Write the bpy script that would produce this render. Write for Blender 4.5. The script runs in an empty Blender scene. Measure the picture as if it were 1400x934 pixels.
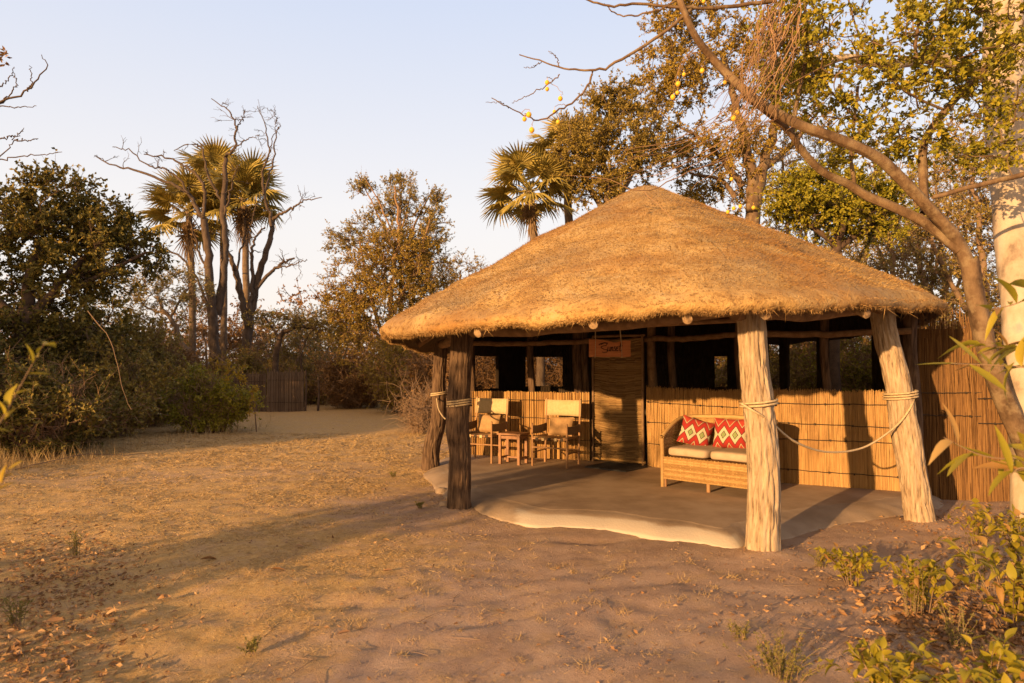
import bpy, math, random
import numpy as np
from math import radians as R, sin, cos, pi
rng = np.random.default_rng(7)
random.seed(7)
sc = bpy.context.scene
COL = sc.collection

# ------------------------------------------------------------------ camera, sky, sun, exposure
F, PITCH, CAMH = 933.0, R(2.03), 1.6
cam_d = bpy.data.cameras.new('camera'); cam = bpy.data.objects.new('camera', cam_d); COL.objects.link(cam)
cam.location = (0, 0, CAMH); cam.rotation_euler = (R(90) + PITCH, 0, 0)
cam_d.lens = 24.0; cam_d.sensor_width = 36.0; cam_d.clip_end = 3000; cam_d.clip_start = 0.05
sc.camera = cam
cam_d.dof.use_dof = True; cam_d.dof.focus_distance = 8.0; cam_d.dof.aperture_fstop = 2.8

SUN_EL = R(10.2)
SDIR = np.array([0.650, 0.760]); SDIR /= np.hypot(*SDIR)          # horizontal heading of the sunlight
w = bpy.data.worlds.new('World'); sc.world = w; w.use_nodes = True
nt = w.node_tree; nt.nodes.clear()
out = nt.nodes.new('ShaderNodeOutputWorld'); bg = nt.nodes.new('ShaderNodeBackground')
sky = nt.nodes.new('ShaderNodeTexSky'); sky.sky_type = 'NISHITA'; sky.sun_disc = False
sky.sun_elevation = SUN_EL
sky.sun_rotation = math.atan2(-SDIR[0], -SDIR[1])
sky.air_density = 1.0; sky.dust_density = 2.5; sky.ozone_density = 1.5
mixs = nt.nodes.new('ShaderNodeMix'); mixs.data_type = 'RGBA'; mixs.inputs[0].default_value = 0.85
tc = nt.nodes.new('ShaderNodeTexCoord'); sep = nt.nodes.new('ShaderNodeSeparateXYZ')
rmp = nt.nodes.new('ShaderNodeValToRGB')                            # dusty evening air: warm low, blue high
rmp.color_ramp.elements[0].position = 0.0; rmp.color_ramp.elements[0].color = (7.8, 6.9, 6.1, 1)
rmp.color_ramp.elements[1].position = 1.0; rmp.color_ramp.elements[1].color = (2.6, 2.8, 3.6, 1)
e = rmp.color_ramp.elements.new(0.22); e.color = (7.1, 6.8, 6.75, 1)
e = rmp.color_ramp.elements.new(0.5); e.color = (5.0, 5.55, 6.9, 1)
nt.links.new(tc.outputs['Generated'], sep.inputs[0]); nt.links.new(sep.outputs['Z'], rmp.inputs[0])
# warm glow of the low sun spreading over its half of the sky
dp = nt.nodes.new('ShaderNodeVectorMath'); dp.operation = 'DOT_PRODUCT'; dp.inputs[1].default_value = (-SDIR[0] * cos(SUN_EL), -SDIR[1] * cos(SUN_EL), sin(SUN_EL))
nt.links.new(tc.outputs['Generated'], dp.inputs[0])
gw = nt.nodes.new('ShaderNodeMapRange'); gw.interpolation_type = 'SMOOTHSTEP'; gw.inputs[1].default_value = -.1; gw.inputs[2].default_value = 1.0; gw.inputs[3].default_value = 0; gw.inputs[4].default_value = .9
nt.links.new(dp.outputs['Value'], gw.inputs[0])
glow = nt.nodes.new('ShaderNodeMix'); glow.data_type = 'RGBA'; glow.inputs[7].default_value = (10.5, 6.6, 3.4, 1)
nt.links.new(gw.outputs[0], glow.inputs[0]); nt.links.new(rmp.outputs[0], glow.inputs[6])
nt.links.new(sky.outputs[0], mixs.inputs[6]); nt.links.new(glow.outputs[2], mixs.inputs[7])
nt.links.new(mixs.outputs[2], bg.inputs[0]); nt.links.new(bg.outputs[0], out.inputs[0])
bg.inputs[1].default_value = 0.080
sun_d = bpy.data.lights.new('sun', 'SUN'); sun_d.energy = 5.0; sun_d.angle = R(0.55); sun_d.color = (1.0, 0.575, 0.235)
sun = bpy.data.objects.new('sun', sun_d); COL.objects.link(sun)
from mathutils import Vector
sun.rotation_euler = Vector((SDIR[0] * cos(SUN_EL), SDIR[1] * cos(SUN_EL), -sin(SUN_EL))).to_track_quat('-Z', 'Y').to_euler()
sun.location = (-20, -25, 12)
sc.view_settings.view_transform = 'Standard'; sc.view_settings.look = 'None'
sc.view_settings.gamma = 1; sc.view_settings.exposure = 0.9; sc.view_settings.use_curve_mapping = False
sc.cycles.max_bounces = 6; sc.cycles.transparent_max_bounces = 6

# ------------------------------------------------------------------ helpers
def A3(*a): return np.array(a, float)
def at(px, py, Y):
    xr, yr = (px - 700) / F, (467 - py) / F
    d = A3(xr, cos(PITCH) - yr * sin(PITCH), sin(PITCH) + yr * cos(PITCH))
    return A3(0, 0, CAMH) + d * (Y / d[1])
def gnd(px, py, z=0.0):
    xr, yr = (px - 700) / F, (467 - py) / F
    d = A3(xr, cos(PITCH) - yr * sin(PITCH), sin(PITCH) + yr * cos(PITCH))
    return A3(0, 0, CAMH) + d * ((z - CAMH) / d[2])
def nrm(v): return v / np.maximum(np.linalg.norm(v, axis=-1, keepdims=True), 1e-9)
_perm = np.random.default_rng(3).permutation(4096); _val = np.random.default_rng(4).random(4096)
def vnoise(p):
    p = np.asarray(p, float); i = np.floor(p).astype(np.int64); f = p - i; f = f * f * (3 - 2 * f)
    def h(a, b, c): return _val[_perm[(_perm[(_perm[a & 4095] + b) & 4095] + c) & 4095]]
    x, y, z = i[..., 0], i[..., 1], i[..., 2]; fx, fy, fz = f[..., 0], f[..., 1], f[..., 2]
    def lx(b, c): return h(x, b, c) * (1 - fx) + h(x + 1, b, c) * fx
    return ((lx(y, z) * (1 - fy) + lx(y + 1, z) * fy) * (1 - fz) + (lx(y, z + 1) * (1 - fy) + lx(y + 1, z + 1) * fy) * fz)
def fbm(p, oct=4, gain=.5):
    p = np.asarray(p, float); s = 0; a = 1; t = 0
    for k in range(oct): s = s + a * vnoise(p * 2 ** k + 17.3 * k); t += a; a *= gain
    return s / t
def cat(pts, n):
    """smooth open curve through pts (Catmull-Rom), n samples"""
    P = np.asarray(pts, float); m = len(P)
    if m == 2: return P[0] + np.linspace(0, 1, n)[:, None] * (P[1] - P[0])
    P = np.vstack([2 * P[0] - P[1], P, 2 * P[-1] - P[-2]])
    u = np.linspace(0, m - 1 - 1e-9, n); i = u.astype(int); t = (u - i)[:, None]
    a, b, c, d = P[i], P[i + 1], P[i + 2], P[i + 3]
    return .5 * (2 * b + (c - a) * t + (2 * a - 5 * b + 4 * c - d) * t ** 2 + (3 * b - a - 3 * c + d) * t ** 3)

class G:
    def __init__(s): s.v = []; s.q = []; s.t = []; s.aq = []; s.at = []; s.n = 0
    def add(s, V, quads=None, tris=None, rnd=None):
        V = np.asarray(V, float).reshape(-1, 3); 
        if quads is not None:
            q = np.asarray(quads).reshape(-1, 4); s.q.append(q + s.n)
            s.aq.append(np.broadcast_to(rng.random() if rnd is None else rnd, (len(q),)))
        if tris is not None:
            t = np.asarray(tris).reshape(-1, 3); s.t.append(t + s.n)
            s.at.append(np.broadcast_to(rng.random() if rnd is None else rnd, (len(t),)))
        s.v.append(V); s.n += len(V)
    def join(s, o):
        for V in [np.vstack(o.v)]:
            s.v.append(V)
        s.q += [q + s.n for q in o.q]; s.t += [t + s.n for t in o.t]; s.aq += o.aq; s.at += o.at; s.n += len(V)
    def mesh(s, name, smooth=False, off=(0, 0, 0)):
        V = np.vstack(s.v) - np.asarray(off); me = bpy.data.meshes.new(name)
        q = np.vstack(s.q) if s.q else np.zeros((0, 4), int); t = np.vstack(s.t) if s.t else np.zeros((0, 3), int)
        me.vertices.add(len(V)); me.vertices.foreach_set('co', V.astype(np.float32).ravel())
        me.loops.add(q.size + t.size); me.loops.foreach_set('vertex_index', np.concatenate([q.ravel(), t.ravel()]).astype(np.int32))
        me.polygons.add(len(q) + len(t))
        st = np.concatenate([np.arange(len(q)) * 4, q.size + np.arange(len(t)) * 3]).astype(np.int32)
        me.polygons.foreach_set('loop_start', st)
        me.polygons.foreach_set('use_smooth', np.full(len(st), smooth))
        a = me.attributes.new('rnd', 'FLOAT', 'FACE')
        me.update(calc_edges=True)
        av = np.concatenate([np.concatenate(s.aq) if s.aq else np.zeros(0), np.concatenate(s.at) if s.at else np.zeros(0)])
        me.attributes['rnd'].data.foreach_set('value', av.astype(np.float32))
        return me

def wloc(o):
    p = np.zeros(3)
    while o is not None: p = p + np.array(o.location); o = o.parent
    return p
def meta(o, label=None, cat_=None, group=None, kind=None):
    if label: o['label'] = label
    if cat_: o['category'] = cat_
    if group: o['group'] = group
    if kind: o['kind'] = kind
    return o
def thing(name, label, cat_, loc=(0, 0, 0), group=None, rz=0):
    o = bpy.data.objects.new(name, None); COL.objects.link(o); o.location = tuple(loc); o.rotation_euler = (0, 0, rz); o.empty_display_size = .2
    return meta(o, label, cat_, group)
def part(name, g, mat, parent, smooth=False, local=False, kind=None, label=None, loc=None):
    """g in world coordinates unless local; linked as a child of parent"""
    off = (0, 0, 0) if local else wloc(parent)
    if loc is not None: off = np.asarray(off) + np.asarray(loc)
    me = g.mesh(name, smooth, off); me.materials.append(mat)
    o = bpy.data.objects.new(name, me); COL.objects.link(o); o.parent = parent
    if loc is not None: o.location = tuple(loc)
    return meta(o, label, kind=kind)
def solo(name, g, mat, label=None, cat_=None, loc=(0, 0, 0), group=None, kind=None, smooth=False, local=False):
    me = g.mesh(name, smooth, (0, 0, 0) if local else loc); me.materials.append(mat)
    o = bpy.data.objects.new(name, me); COL.objects.link(o); o.location = tuple(loc)
    return meta(o, label, cat_, group, kind)
def copy_tree(o, parent=None):
    c = o.copy(); COL.objects.link(c); c.parent = parent
    for ch in [x for x in o.children]: copy_tree(ch, c)
    return c

def tubes(g, P, r, sides=4, cap=False, rnd=None):
    """P (M,K,3), r (M,K)"""
    P = np.asarray(P, float)
    if P.ndim == 2: P = P[None]
    M, K, _ = P.shape; r = np.broadcast_to(np.asarray(r, float), (M, K))
    T = nrm(np.gradient(P, axis=1)); main = nrm(P[:, -1] - P[:, 0])
    ref = np.where(np.abs(main[:, 2:3]) > .7, A3(1, .13, 0)[None], A3(0.1, 0.05, 1)[None])[:, None, :]
    N = nrm(np.cross(T, ref)); B = np.cross(T, N)
    a = np.arange(sides) * 2 * pi / sides
    V = P[:, :, None] + r[:, :, None, None] * (np.cos(a)[None, None, :, None] * N[:, :, None] + np.sin(a)[None, None, :, None] * B[:, :, None])
    idx = np.arange(M * K * sides).reshape(M, K, sides); nx = np.roll(idx, -1, 2)
    q = np.stack([idx[:, :-1], nx[:, :-1], nx[:, 1:], idx[:, 1:]], -1).reshape(-1, 4)
    rr = np.repeat(rng.random(M) if rnd is None else np.broadcast_to(rnd, (M,)), (K - 1) * sides)
    tr = None; ra = None
    VV = V.reshape(-1, 3)
    g.add(VV, quads=q, rnd=rr)
    if cap:
        for e_, k in ((0, 0), (1, K - 1)):
            ring = V[:, k]; c = P[:, k][:, None]; vv = np.concatenate([ring, c], 1)
            b = (np.arange(M) * (sides + 1))[:, None]; i = np.arange(sides)[None]
            t = np.stack([b + i, b + (i + 1) % sides, b + sides + 0 * i], -1)
            g.add(vv, tris=t.reshape(-1, 3), rnd=.5)
def tube(g, pts, r0, r1=None, n=12, sides=8, cap=False, jit=0, rnd=None):
    P = cat(pts, n); r1 = r0 if r1 is None else r1
    if jit: P[1:-1] += rng.normal(0, jit, (n - 2, 3))
    tubes(g, P, np.linspace(r0, r1, n), sides, cap, rnd)
    return P
def box(g, c, u, v, w_, rnd=None):
    """centre, three half-extent vectors"""
    c, u, v, w_ = map(lambda x: np.asarray(x, float), (c, u, v, w_))
    V = [c + i * u + j * v + k * w_ for k in (-1, 1) for j in (-1, 1) for i in (-1, 1)]
    g.add(V, quads=[[0, 2, 3, 1], [4, 5, 7, 6], [0, 1, 5, 4], [2, 6, 7, 3], [0, 4, 6, 2], [1, 3, 7, 5]], rnd=rnd)
def bxz(g, x0, x1, y0, y1, z0, z1, rnd=None):
    box(g, ((x0 + x1) / 2, (y0 + y1) / 2, (z0 + z1) / 2), ((x1 - x0) / 2, 0, 0), (0, (y1 - y0) / 2, 0), (0, 0, (z1 - z0) / 2), rnd)
def rdir(n, up=0.0):
    d = rng.normal(0, 1, (n, 3)); d = nrm(d); d[:, 2] += up; return nrm(d)
def leaves(g, P, D, L, W, fold=.25, rnd=None):
    n = len(P)
    if n == 0: return
    L = np.broadcast_to(L, (n,))[:, None]; W = np.broadcast_to(W, (n,))[:, None]
    D = nrm(D); S = nrm(np.cross(D, rdir(n))); N = np.cross(D, S)
    V = np.stack([P, P + D * L * .45 + S * W * .5 + N * W * fold, P + D * L, P + D * L * .45 - S * W * .5 + N * W * fold], 1)
    g.add(V.reshape(-1, 3), quads=np.arange(4 * n).reshape(n, 4), rnd=rng.random(n) if rnd is None else rnd)
def bigleaf(g, p, d, L, W, up=(0, 0, 1), bend=.25, rnd=None, seg=5, fold=.18):
    """a leaf blade with a midrib fold and a bend, seg rows"""
    p = np.asarray(p, float); d = nrm(np.asarray(d, float)); s = nrm(np.cross(d, np.asarray(up, float) + rng.normal(0, .3, 3))); n = np.cross(s, d)
    t = np.linspace(0, 1, seg + 1); wd = W * .5 * np.sin(pi * np.clip(t, 0, 1) ** .85) ** .8; wd[0] = W * .04; wd[-1] = 0.001
    mid = p + d * (L * t)[:, None] - n * (bend * L * t ** 2)[:, None]
    V = np.stack([mid - s * wd[:, None] + n * (wd * fold * 2)[:, None], mid, mid + s * wd[:, None] + n * (wd * fold * 2)[:, None]], 1).reshape(-1, 3)
    q = []
    for k in range(seg):
        a = 3 * k; q += [[a, a + 1, a + 4, a + 3], [a + 1, a + 2, a + 5, a + 4]]
    g.add(V, quads=q, rnd=rng.random() if rnd is None else rnd)

# ------------------------------------------------------------------ materials
def M_(name):
    m = bpy.data.materials.new(name); m.use_nodes = True; n = m.node_tree.nodes; l = m.node_tree.links
    return m, n, l, n['Principled BSDF']
def ramp(n, stops):
    r = n.new('ShaderNodeValToRGB'); cr = r.color_ramp
    cr.elements[0].position = stops[0][0]; cr.elements[0].color = (*stops[0][1], 1)
    cr.elements[1].position = stops[-1][0]; cr.elements[1].color = (*stops[-1][1], 1)
    for p, c in stops[1:-1]:
        e_ = cr.elements.new(p); e_.color = (*c, 1)
    return r
def mat_noise(name, stops, scale=6, detail=6, stretch=(1, 1, 1), rough=.85, bump=.3, bscale=40, bdist=.01, spec=.2, use_rnd=0.0, rough_n=.6):
    m, n, l, b = M_(name)
    t = n.new('ShaderNodeTexCoord'); mp = n.new('ShaderNodeMapping'); mp.inputs['Scale'].default_value = stretch
    no = n.new('ShaderNodeTexNoise'); no.inputs['Scale'].default_value = scale; no.inputs['Detail'].default_value = detail; no.inputs['Roughness'].default_value = rough_n
    l.new(t.outputs['Object'], mp.inputs[0]); l.new(mp.outputs[0], no.inputs[0])
    r = ramp(n, stops); fac = no.outputs[0]
    if use_rnd:
        at_ = n.new('ShaderNodeAttribute'); at_.attribute_name = 'rnd'
        mx = n.new('ShaderNodeMix'); mx.inputs[0].default_value = use_rnd
        l.new(fac, mx.inputs[2]); l.new(at_.outputs['Fac'], mx.inputs[3]); fac = mx.outputs[0]
    l.new(fac, r.inputs[0]); l.new(r.outputs[0], b.inputs['Base Color'])
    b.inputs['Roughness'].default_value = rough; b.inputs['Specular IOR Level'].default_value = spec
    if bump:
        n2 = n.new('ShaderNodeTexNoise'); n2.inputs['Scale'].default_value = bscale; n2.inputs['Detail'].default_value = 5
        bp = n.new('ShaderNodeBump'); bp.inputs['Strength'].default_value = bump; bp.inputs['Distance'].default_value = bdist
        l.new(mp.outputs[0], n2.inputs[0]); l.new(n2.outputs[0], bp.inputs['Height']); l.new(bp.outputs[0], b.inputs['Normal'])
    return m
def mat_leaf(name, stops, trans=.35, rough=.55, scale=.8):
    m, n, l, b = M_(name)
    a = n.new('ShaderNodeAttribute'); a.attribute_name = 'rnd'
    t = n.new('ShaderNodeTexCoord'); no = n.new('ShaderNodeTexNoise'); no.inputs['Scale'].default_value = scale; no.inputs['Detail'].default_value = 2
    l.new(t.outputs['Object'], no.inputs[0])
    mx = n.new('ShaderNodeMix'); mx.inputs[0].default_value = .45; l.new(a.outputs['Fac'], mx.inputs[2]); l.new(no.outputs[0], mx.inputs[3])
    r = ramp(n, stops); l.new(mx.outputs[0], r.inputs[0]); l.new(r.outputs[0], b.inputs['Base Color'])
    b.inputs['Roughness'].default_value = rough; b.inputs['Specular IOR Level'].default_value = .25
    tr = n.new('ShaderNodeBsdfTranslucent'); l.new(r.outputs[0], tr.inputs[0])
    ms = n.new('ShaderNodeMixShader'); ms.inputs[0].default_value = trans
    o = n['Material Output']; l.new(b.outputs[0], ms.inputs[1]); l.new(tr.outputs[0], ms.inputs[2]); l.new(ms.outputs[0], o.inputs[0])
    return m

m_thatch = mat_noise('thatch', [(.3, (.22, .115, .035)), (.45, (.38, .235, .085)), (.58, (.47, .315, .13)), (.72, (.44, .34, .20))], scale=2.6, detail=12, rough=.9, bump=.9, bscale=70, bdist=.02, use_rnd=0, rough_n=.72)
m_fringe = mat_noise('fringe_straw', [(.0, (.12, .065, .025)), (.5, (.30, .18, .07)), (1, (.48, .31, .13))], scale=2.2, bump=0, use_rnd=.75)
def weather(m, scale, lo, hi, col, amt, seed=0):
    n = m.node_tree.nodes; l = m.node_tree.links; p = n['Principled BSDF'] ; src = p.inputs['Base Color'].links[0].from_socket
    t = n.new('ShaderNodeTexCoord'); mp = n.new('ShaderNodeMapping'); mp.inputs['Location'].default_value = (seed, seed * 2, 0); no = n.new('ShaderNodeTexNoise'); no.inputs['Scale'].default_value = scale; no.inputs['Detail'].default_value = 7; no.inputs['Roughness'].default_value = .65
    l.new(t.outputs['Object'], mp.inputs[0]); l.new(mp.outputs[0], no.inputs[0])
    mr = n.new('ShaderNodeMapRange'); mr.inputs[1].default_value = lo; mr.inputs[2].default_value = hi; mr.inputs[4].default_value = amt; l.new(no.outputs[0], mr.inputs[0])
    mx = n.new('ShaderNodeMix'); mx.data_type = 'RGBA'; mx.inputs[7].default_value = (*col, 1); l.new(mr.outputs[0], mx.inputs[0]); l.new(src, mx.inputs[6]); l.new(mx.outputs[2], p.inputs['Base Color'])
m_straw = mat_noise('straw', [(.0, (.14, .075, .025)), (.5, (.35, .225, .085)), (1, (.52, .37, .165))], scale=2.2, bump=0, use_rnd=.75)
for m__ in (m_thatch, m_straw):
    weather(m__, .9, .47, .60, (.27, .13, .038), .6, 3); weather(m__, .8, .50, .64, (.26, .19, .11), .6, 11); weather(m__, 26, .52, .64, (.15, .075, .025), .75, 5)
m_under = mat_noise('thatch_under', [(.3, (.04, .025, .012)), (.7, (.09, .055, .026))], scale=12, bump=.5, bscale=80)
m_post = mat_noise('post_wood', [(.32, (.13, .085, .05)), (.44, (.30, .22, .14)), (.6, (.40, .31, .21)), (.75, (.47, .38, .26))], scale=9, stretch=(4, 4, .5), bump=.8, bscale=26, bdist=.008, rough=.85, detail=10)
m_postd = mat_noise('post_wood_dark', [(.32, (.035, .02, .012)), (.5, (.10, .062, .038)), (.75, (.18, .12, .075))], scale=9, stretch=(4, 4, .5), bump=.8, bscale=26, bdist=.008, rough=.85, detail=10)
m_pole = mat_noise('pole_wood', [(.3, (.14, .085, .045)), (.7, (.27, .17, .09))], scale=6, stretch=(2, 2, 2), bump=.4, bscale=50)
m_cut = mat_noise('cut_wood', [(.35, (.14, .085, .045)), (.5, (.30, .20, .11)), (.7, (.40, .28, .16))], scale=20, bump=.3)
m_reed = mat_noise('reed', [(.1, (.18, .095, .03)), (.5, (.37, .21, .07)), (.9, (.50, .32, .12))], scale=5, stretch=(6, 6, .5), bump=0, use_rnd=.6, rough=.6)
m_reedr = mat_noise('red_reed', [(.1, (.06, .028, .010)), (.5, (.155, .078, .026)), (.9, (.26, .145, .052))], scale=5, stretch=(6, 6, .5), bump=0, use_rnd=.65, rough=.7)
m_reedg = mat_noise('grey_reed', [(.1, (.08, .05, .03)), (.5, (.15, .10, .065)), (.9, (.22, .155, .10))], scale=5, bump=0, use_rnd=.6)
m_door = mat_noise('door_reed', [(.1, (.13, .08, .035)), (.5, (.27, .17, .075)), (.9, (.40, .27, .12))], scale=4, stretch=(.6, .6, 6), bump=0, use_rnd=.6, rough=.6)
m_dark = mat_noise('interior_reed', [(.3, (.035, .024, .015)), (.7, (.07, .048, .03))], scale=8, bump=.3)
m_net, n_, l_, b_ = M_('netting'); tr_ = n_.new('ShaderNodeBsdfTransparent'); mx_ = n_.new('ShaderNodeMixShader'); mx_.inputs[0].default_value = .5; b_.inputs['Base Color'].default_value = (.03, .025, .02, 1); b_.inputs['Roughness'].default_value = .9
l_.new(tr_.outputs[0], mx_.inputs[1]); l_.new(b_.outputs[0], mx_.inputs[2]); l_.new(mx_.outputs[0], n_['Material Output'].inputs[0])
m_grassw = mat_noise('grass_matting', [(.1, (.24, .13, .042)), (.5, (.37, .215, .075)), (.9, (.47, .30, .115))], scale=5, stretch=(6, 6, .5), bump=0, use_rnd=.45, rough=.6)
m_tie = mat_noise('tie_wire', [(.3, (.03, .022, .018)), (.7, (.06, .045, .03))], scale=20, bump=0)
m_rope = mat_noise('rope', [(.3, (.36, .27, .15)), (.7, (.55, .43, .27))], scale=60, bump=.5, bscale=150, bdist=.004)
m_conc = mat_noise('concrete', [(.3, (.25, .175, .11)), (.55, (.35, .255, .17)), (.8, (.42, .32, .225))], scale=2.2, detail=10, bump=.35, bscale=90, bdist=.004, rough=.8)
m_concl = mat_noise('pale_concrete', [(.3, (.25, .175, .115)), (.5, (.38, .295, .21)), (.7, (.50, .42, .32))], scale=1.3, detail=10, bump=.35, bscale=60, bdist=.006, rough=.85)
m_chairw = mat_noise('chair_wood', [(.3, (.22, .11, .045)), (.7, (.36, .20, .085))], scale=12, stretch=(1, 1, .3), bump=.1, rough=.5, spec=.4)
m_tablew = mat_noise('table_wood', [(.3, (.17, .075, .03)), (.7, (.30, .14, .055))], scale=12, bump=.1, rough=.5, spec=.4)
m_canvas = mat_noise('canvas', [(.3, (.44, .33, .17)), (.7, (.54, .42, .24))], scale=30, bump=.2, bscale=200, bdist=.002)
m_brownc = mat_noise('brown_canvas', [(.3, (.20, .13, .065)), (.7, (.27, .18, .09))], scale=30, bump=.2, bscale=200, bdist=.002)
m_tan = mat_noise('tan_cloth', [(.3, (.30, .185, .085)), (.7, (.40, .25, .12))], scale=20, bump=.2, bscale=150, bdist=.002)
m_stripe = mat_noise('strap', [(.3, (.06, .05, .045)), (.7, (.45, .42, .36))], scale=9, bump=0)
m_wick = mat_noise('wicker', [(.1, (.22, .125, .045)), (.5, (.40, .25, .10)), (.9, (.55, .38, .17))], scale=14, bump=.2, bscale=100, use_rnd=.5, rough=.5)
m_cush = mat_noise('seat_cloth', [(.3, (.36, .27, .18)), (.7, (.44, .34, .24))], scale=12, bump=.2, bscale=180, bdist=.002)
m_mat = mat_noise('doormat', [(.3, (.04, .04, .038)), (.7, (.09, .085, .08))], scale=60, bump=.8, bscale=220, bdist=.01)
m_sign = mat_noise('sign_wood', [(.3, (.34, .12, .038)), (.7, (.50, .20, .065))], scale=7, stretch=(.8, .8, 10), bump=.2, rough=.5)
m_ink = mat_noise('ink', [(.3, (.02, .012, .01)), (.7, (.035, .02, .015))], bump=0)
m_bark = mat_noise('bark', [(.3, (.09, .06, .04)), (.6, (.19, .135, .09)), (.8, (.28, .21, .15))], scale=7, stretch=(2, 2, .7), bump=.7, bscale=25, bdist=.02)
m_barkg = mat_noise('dead_wood', [(.3, (.05, .034, .025)), (.7, (.125, .09, .066))], scale=5, stretch=(2, 2, .6), bump=.5, bscale=20, bdist=.03)
m_barkd = mat_noise('dark_bark', [(.3, (.05, .032, .022)), (.7, (.12, .08, .055))], scale=7, bump=.4, bscale=25)
m_barkr = mat_noise('red_bark', [(.3, (.06, .036, .02)), (.5, (.13, .083, .048)), (.75, (.21, .145, .085))], scale=6, stretch=(1.5, 1.5, .8), bump=.6, bscale=30, bdist=.012)
m_white = mat_noise('white_bark', [(.36, (.20, .15, .11)), (.46, (.36, .29, .21)), (.6, (.45, .38, .30)), (.72, (.27, .26, .25))], scale=3.2, stretch=(1, 1, .6), bump=.5, bscale=14, bdist=.02, detail=8)
m_twig = mat_noise('twig', [(.2, (.13, .085, .055)), (.8, (.28, .19, .12))], scale=4, bump=0, use_rnd=.5)
m_twigr = mat_noise('dry_twig', [(.2, (.14, .08, .045)), (.8, (.30, .19, .11))], scale=4, bump=0, use_rnd=.5)
lf_dark = mat_leaf('leaf_dark', [(.2, (.07, .066, .013)), (.6, (.16, .13, .024)), (.9, (.28, .19, .04))], trans=0.18)
lf_green = mat_leaf('leaf_green', [(.15, (.15, .155, .014)), (.6, (.29, .26, .022)), (.9, (.42, .31, .03))], trans=0.25)
lf_olive = mat_leaf('leaf_olive', [(.15, (.15, .115, .024)), (.6, (.27, .20, .04)), (.9, (.38, .27, .06))], trans=0.18)
lf_gold = mat_leaf('leaf_gold', [(.15, (.17, .12, .02)), (.6, (.32, .225, .034)), (.9, (.44, .30, .05))], trans=0.18)
lf_dry = mat_leaf('leaf_dry', [(.15, (.11, .055, .018)), (.6, (.22, .115, .035)), (.9, (.33, .19, .06))], trans=0.18)
lf_pale = mat_leaf('leaf_pale', [(.15, (.17, .135, .04)), (.6, (.29, .23, .07)), (.9, (.40, .30, .11))], trans=0.2)
lf_yel = mat_leaf('leaf_yellow', [(.15, (.30, .21, .02)), (.9, (.50, .33, .03))], trans=.4)
lf_fore = mat_leaf('leaf_foreground', [(.1, (.22, .20, .02)), (.6, (.36, .30, .028)), (.9, (.48, .35, .04))], trans=.45, rough=.45)
lf_palm = mat_leaf('leaf_palm', [(.1, (.20, .165, .035)), (.6, (.35, .275, .065)), (.9, (.46, .36, .12))], trans=0.2)
lf_palmd = mat_leaf('leaf_palm_dead', [(.1, (.20, .125, .06)), (.9, (.34, .23, .12))], trans=.2)
lf_lit = mat_leaf('leaf_litter', [(.1, (.13, .07, .035)), (.5, (.28, .15, .065)), (.8, (.40, .26, .13)), (.95, (.45, .38, .30))], trans=.1)
lf_grass = mat_leaf('dry_grass', [(.1, (.26, .17, .07)), (.6, (.42, .29, .13)), (.95, (.54, .40, .20))], trans=.25)
lf_grassg = mat_leaf('green_grass', [(.1, (.14, .13, .03)), (.9, (.26, .22, .05))], trans=.3)
m_fruit = mat_noise('fruit', [(.3, (.62, .36, .03)), (.7, (.72, .45, .05))], bump=0, rough=.4)

def ground_mat():
    m, n, l, b = M_('sandy_ground')
    t = n.new('ShaderNodeTexCoord')
    def N(s, d=8, r=.6):
        x = n.new('ShaderNodeTexNoise'); x.inputs['Scale'].default_value = s; x.inputs['Detail'].default_value = d; x.inputs['Roughness'].default_value = r
        l.new(t.outputs['Object'], x.inputs[0]); return x.outputs[0]
    a = n.new('ShaderNodeAttribute'); a.attribute_name = 'straw'
    soil = ramp(n, [(.3, (.29, .188, .126)), (.5, (.395, .27, .190)), (.7, (.46, .335, .245))]); l.new(N(2.2, 12, .78), soil.inputs[0])
    st = ramp(n, [(.3, (.28, .165, .062)), (.5, (.47, .30, .12)), (.7, (.62, .43, .20))]); l.new(N(16, 12, .85), st.inputs[0])
    ad = n.new('ShaderNodeMath'); ad.operation = 'ADD'; ad.use_clamp = True
    sb = n.new('ShaderNodeMapRange'); sb.inputs[1].default_value = .35; sb.inputs[2].default_value = .65; sb.inputs[3].default_value = -.45; sb.inputs[4].default_value = .35
    l.new(N(3.5, 8, .7), sb.inputs[0]); l.new(a.outputs['Fac'], ad.inputs[0]); l.new(sb.outputs[0], ad.inputs[1])
    mx = n.new('ShaderNodeMix'); mx.data_type = 'RGBA'; l.new(ad.outputs[0], mx.inputs[0]); l.new(soil.outputs[0], mx.inputs[6]); l.new(st.outputs[0], mx.inputs[7])
    l.new(mx.outputs[2], b.inputs['Base Color']); b.inputs['Roughness'].default_value = .95; b.inputs['Specular IOR Level'].default_value = .1
    bp = n.new('ShaderNodeBump'); bp.inputs['Strength'].default_value = .9; bp.inputs['Distance'].default_value = .03; l.new(N(34, 10, .8), bp.inputs['Height'])
    l.new(bp.outputs[0], b.inputs['Normal'])
    return m
m_apron = mat_noise('worn_concrete', [(.3, (.21, .148, .096)), (.55, (.295, .22, .152)), (.8, (.36, .28, .20))], scale=2.2, detail=10, bump=.5, bscale=50, bdist=.008, rough=.85)
def pale_patch(m):
    n = m.node_tree.nodes; l = m.node_tree.links; p = n['Principled BSDF']; src = p.inputs['Base Color'].links[0].from_socket
    a = n.new('ShaderNodeAttribute'); a.attribute_name = 'pale'; mx = n.new('ShaderNodeMix'); mx.data_type = 'RGBA'; mx.inputs[7].default_value = (.43, .365, .29, 1)
    l.new(a.outputs['Fac'], mx.inputs[0]); l.new(src, mx.inputs[6]); l.new(mx.outputs[2], p.inputs['Base Color'])
pale_patch(m_apron)
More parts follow.
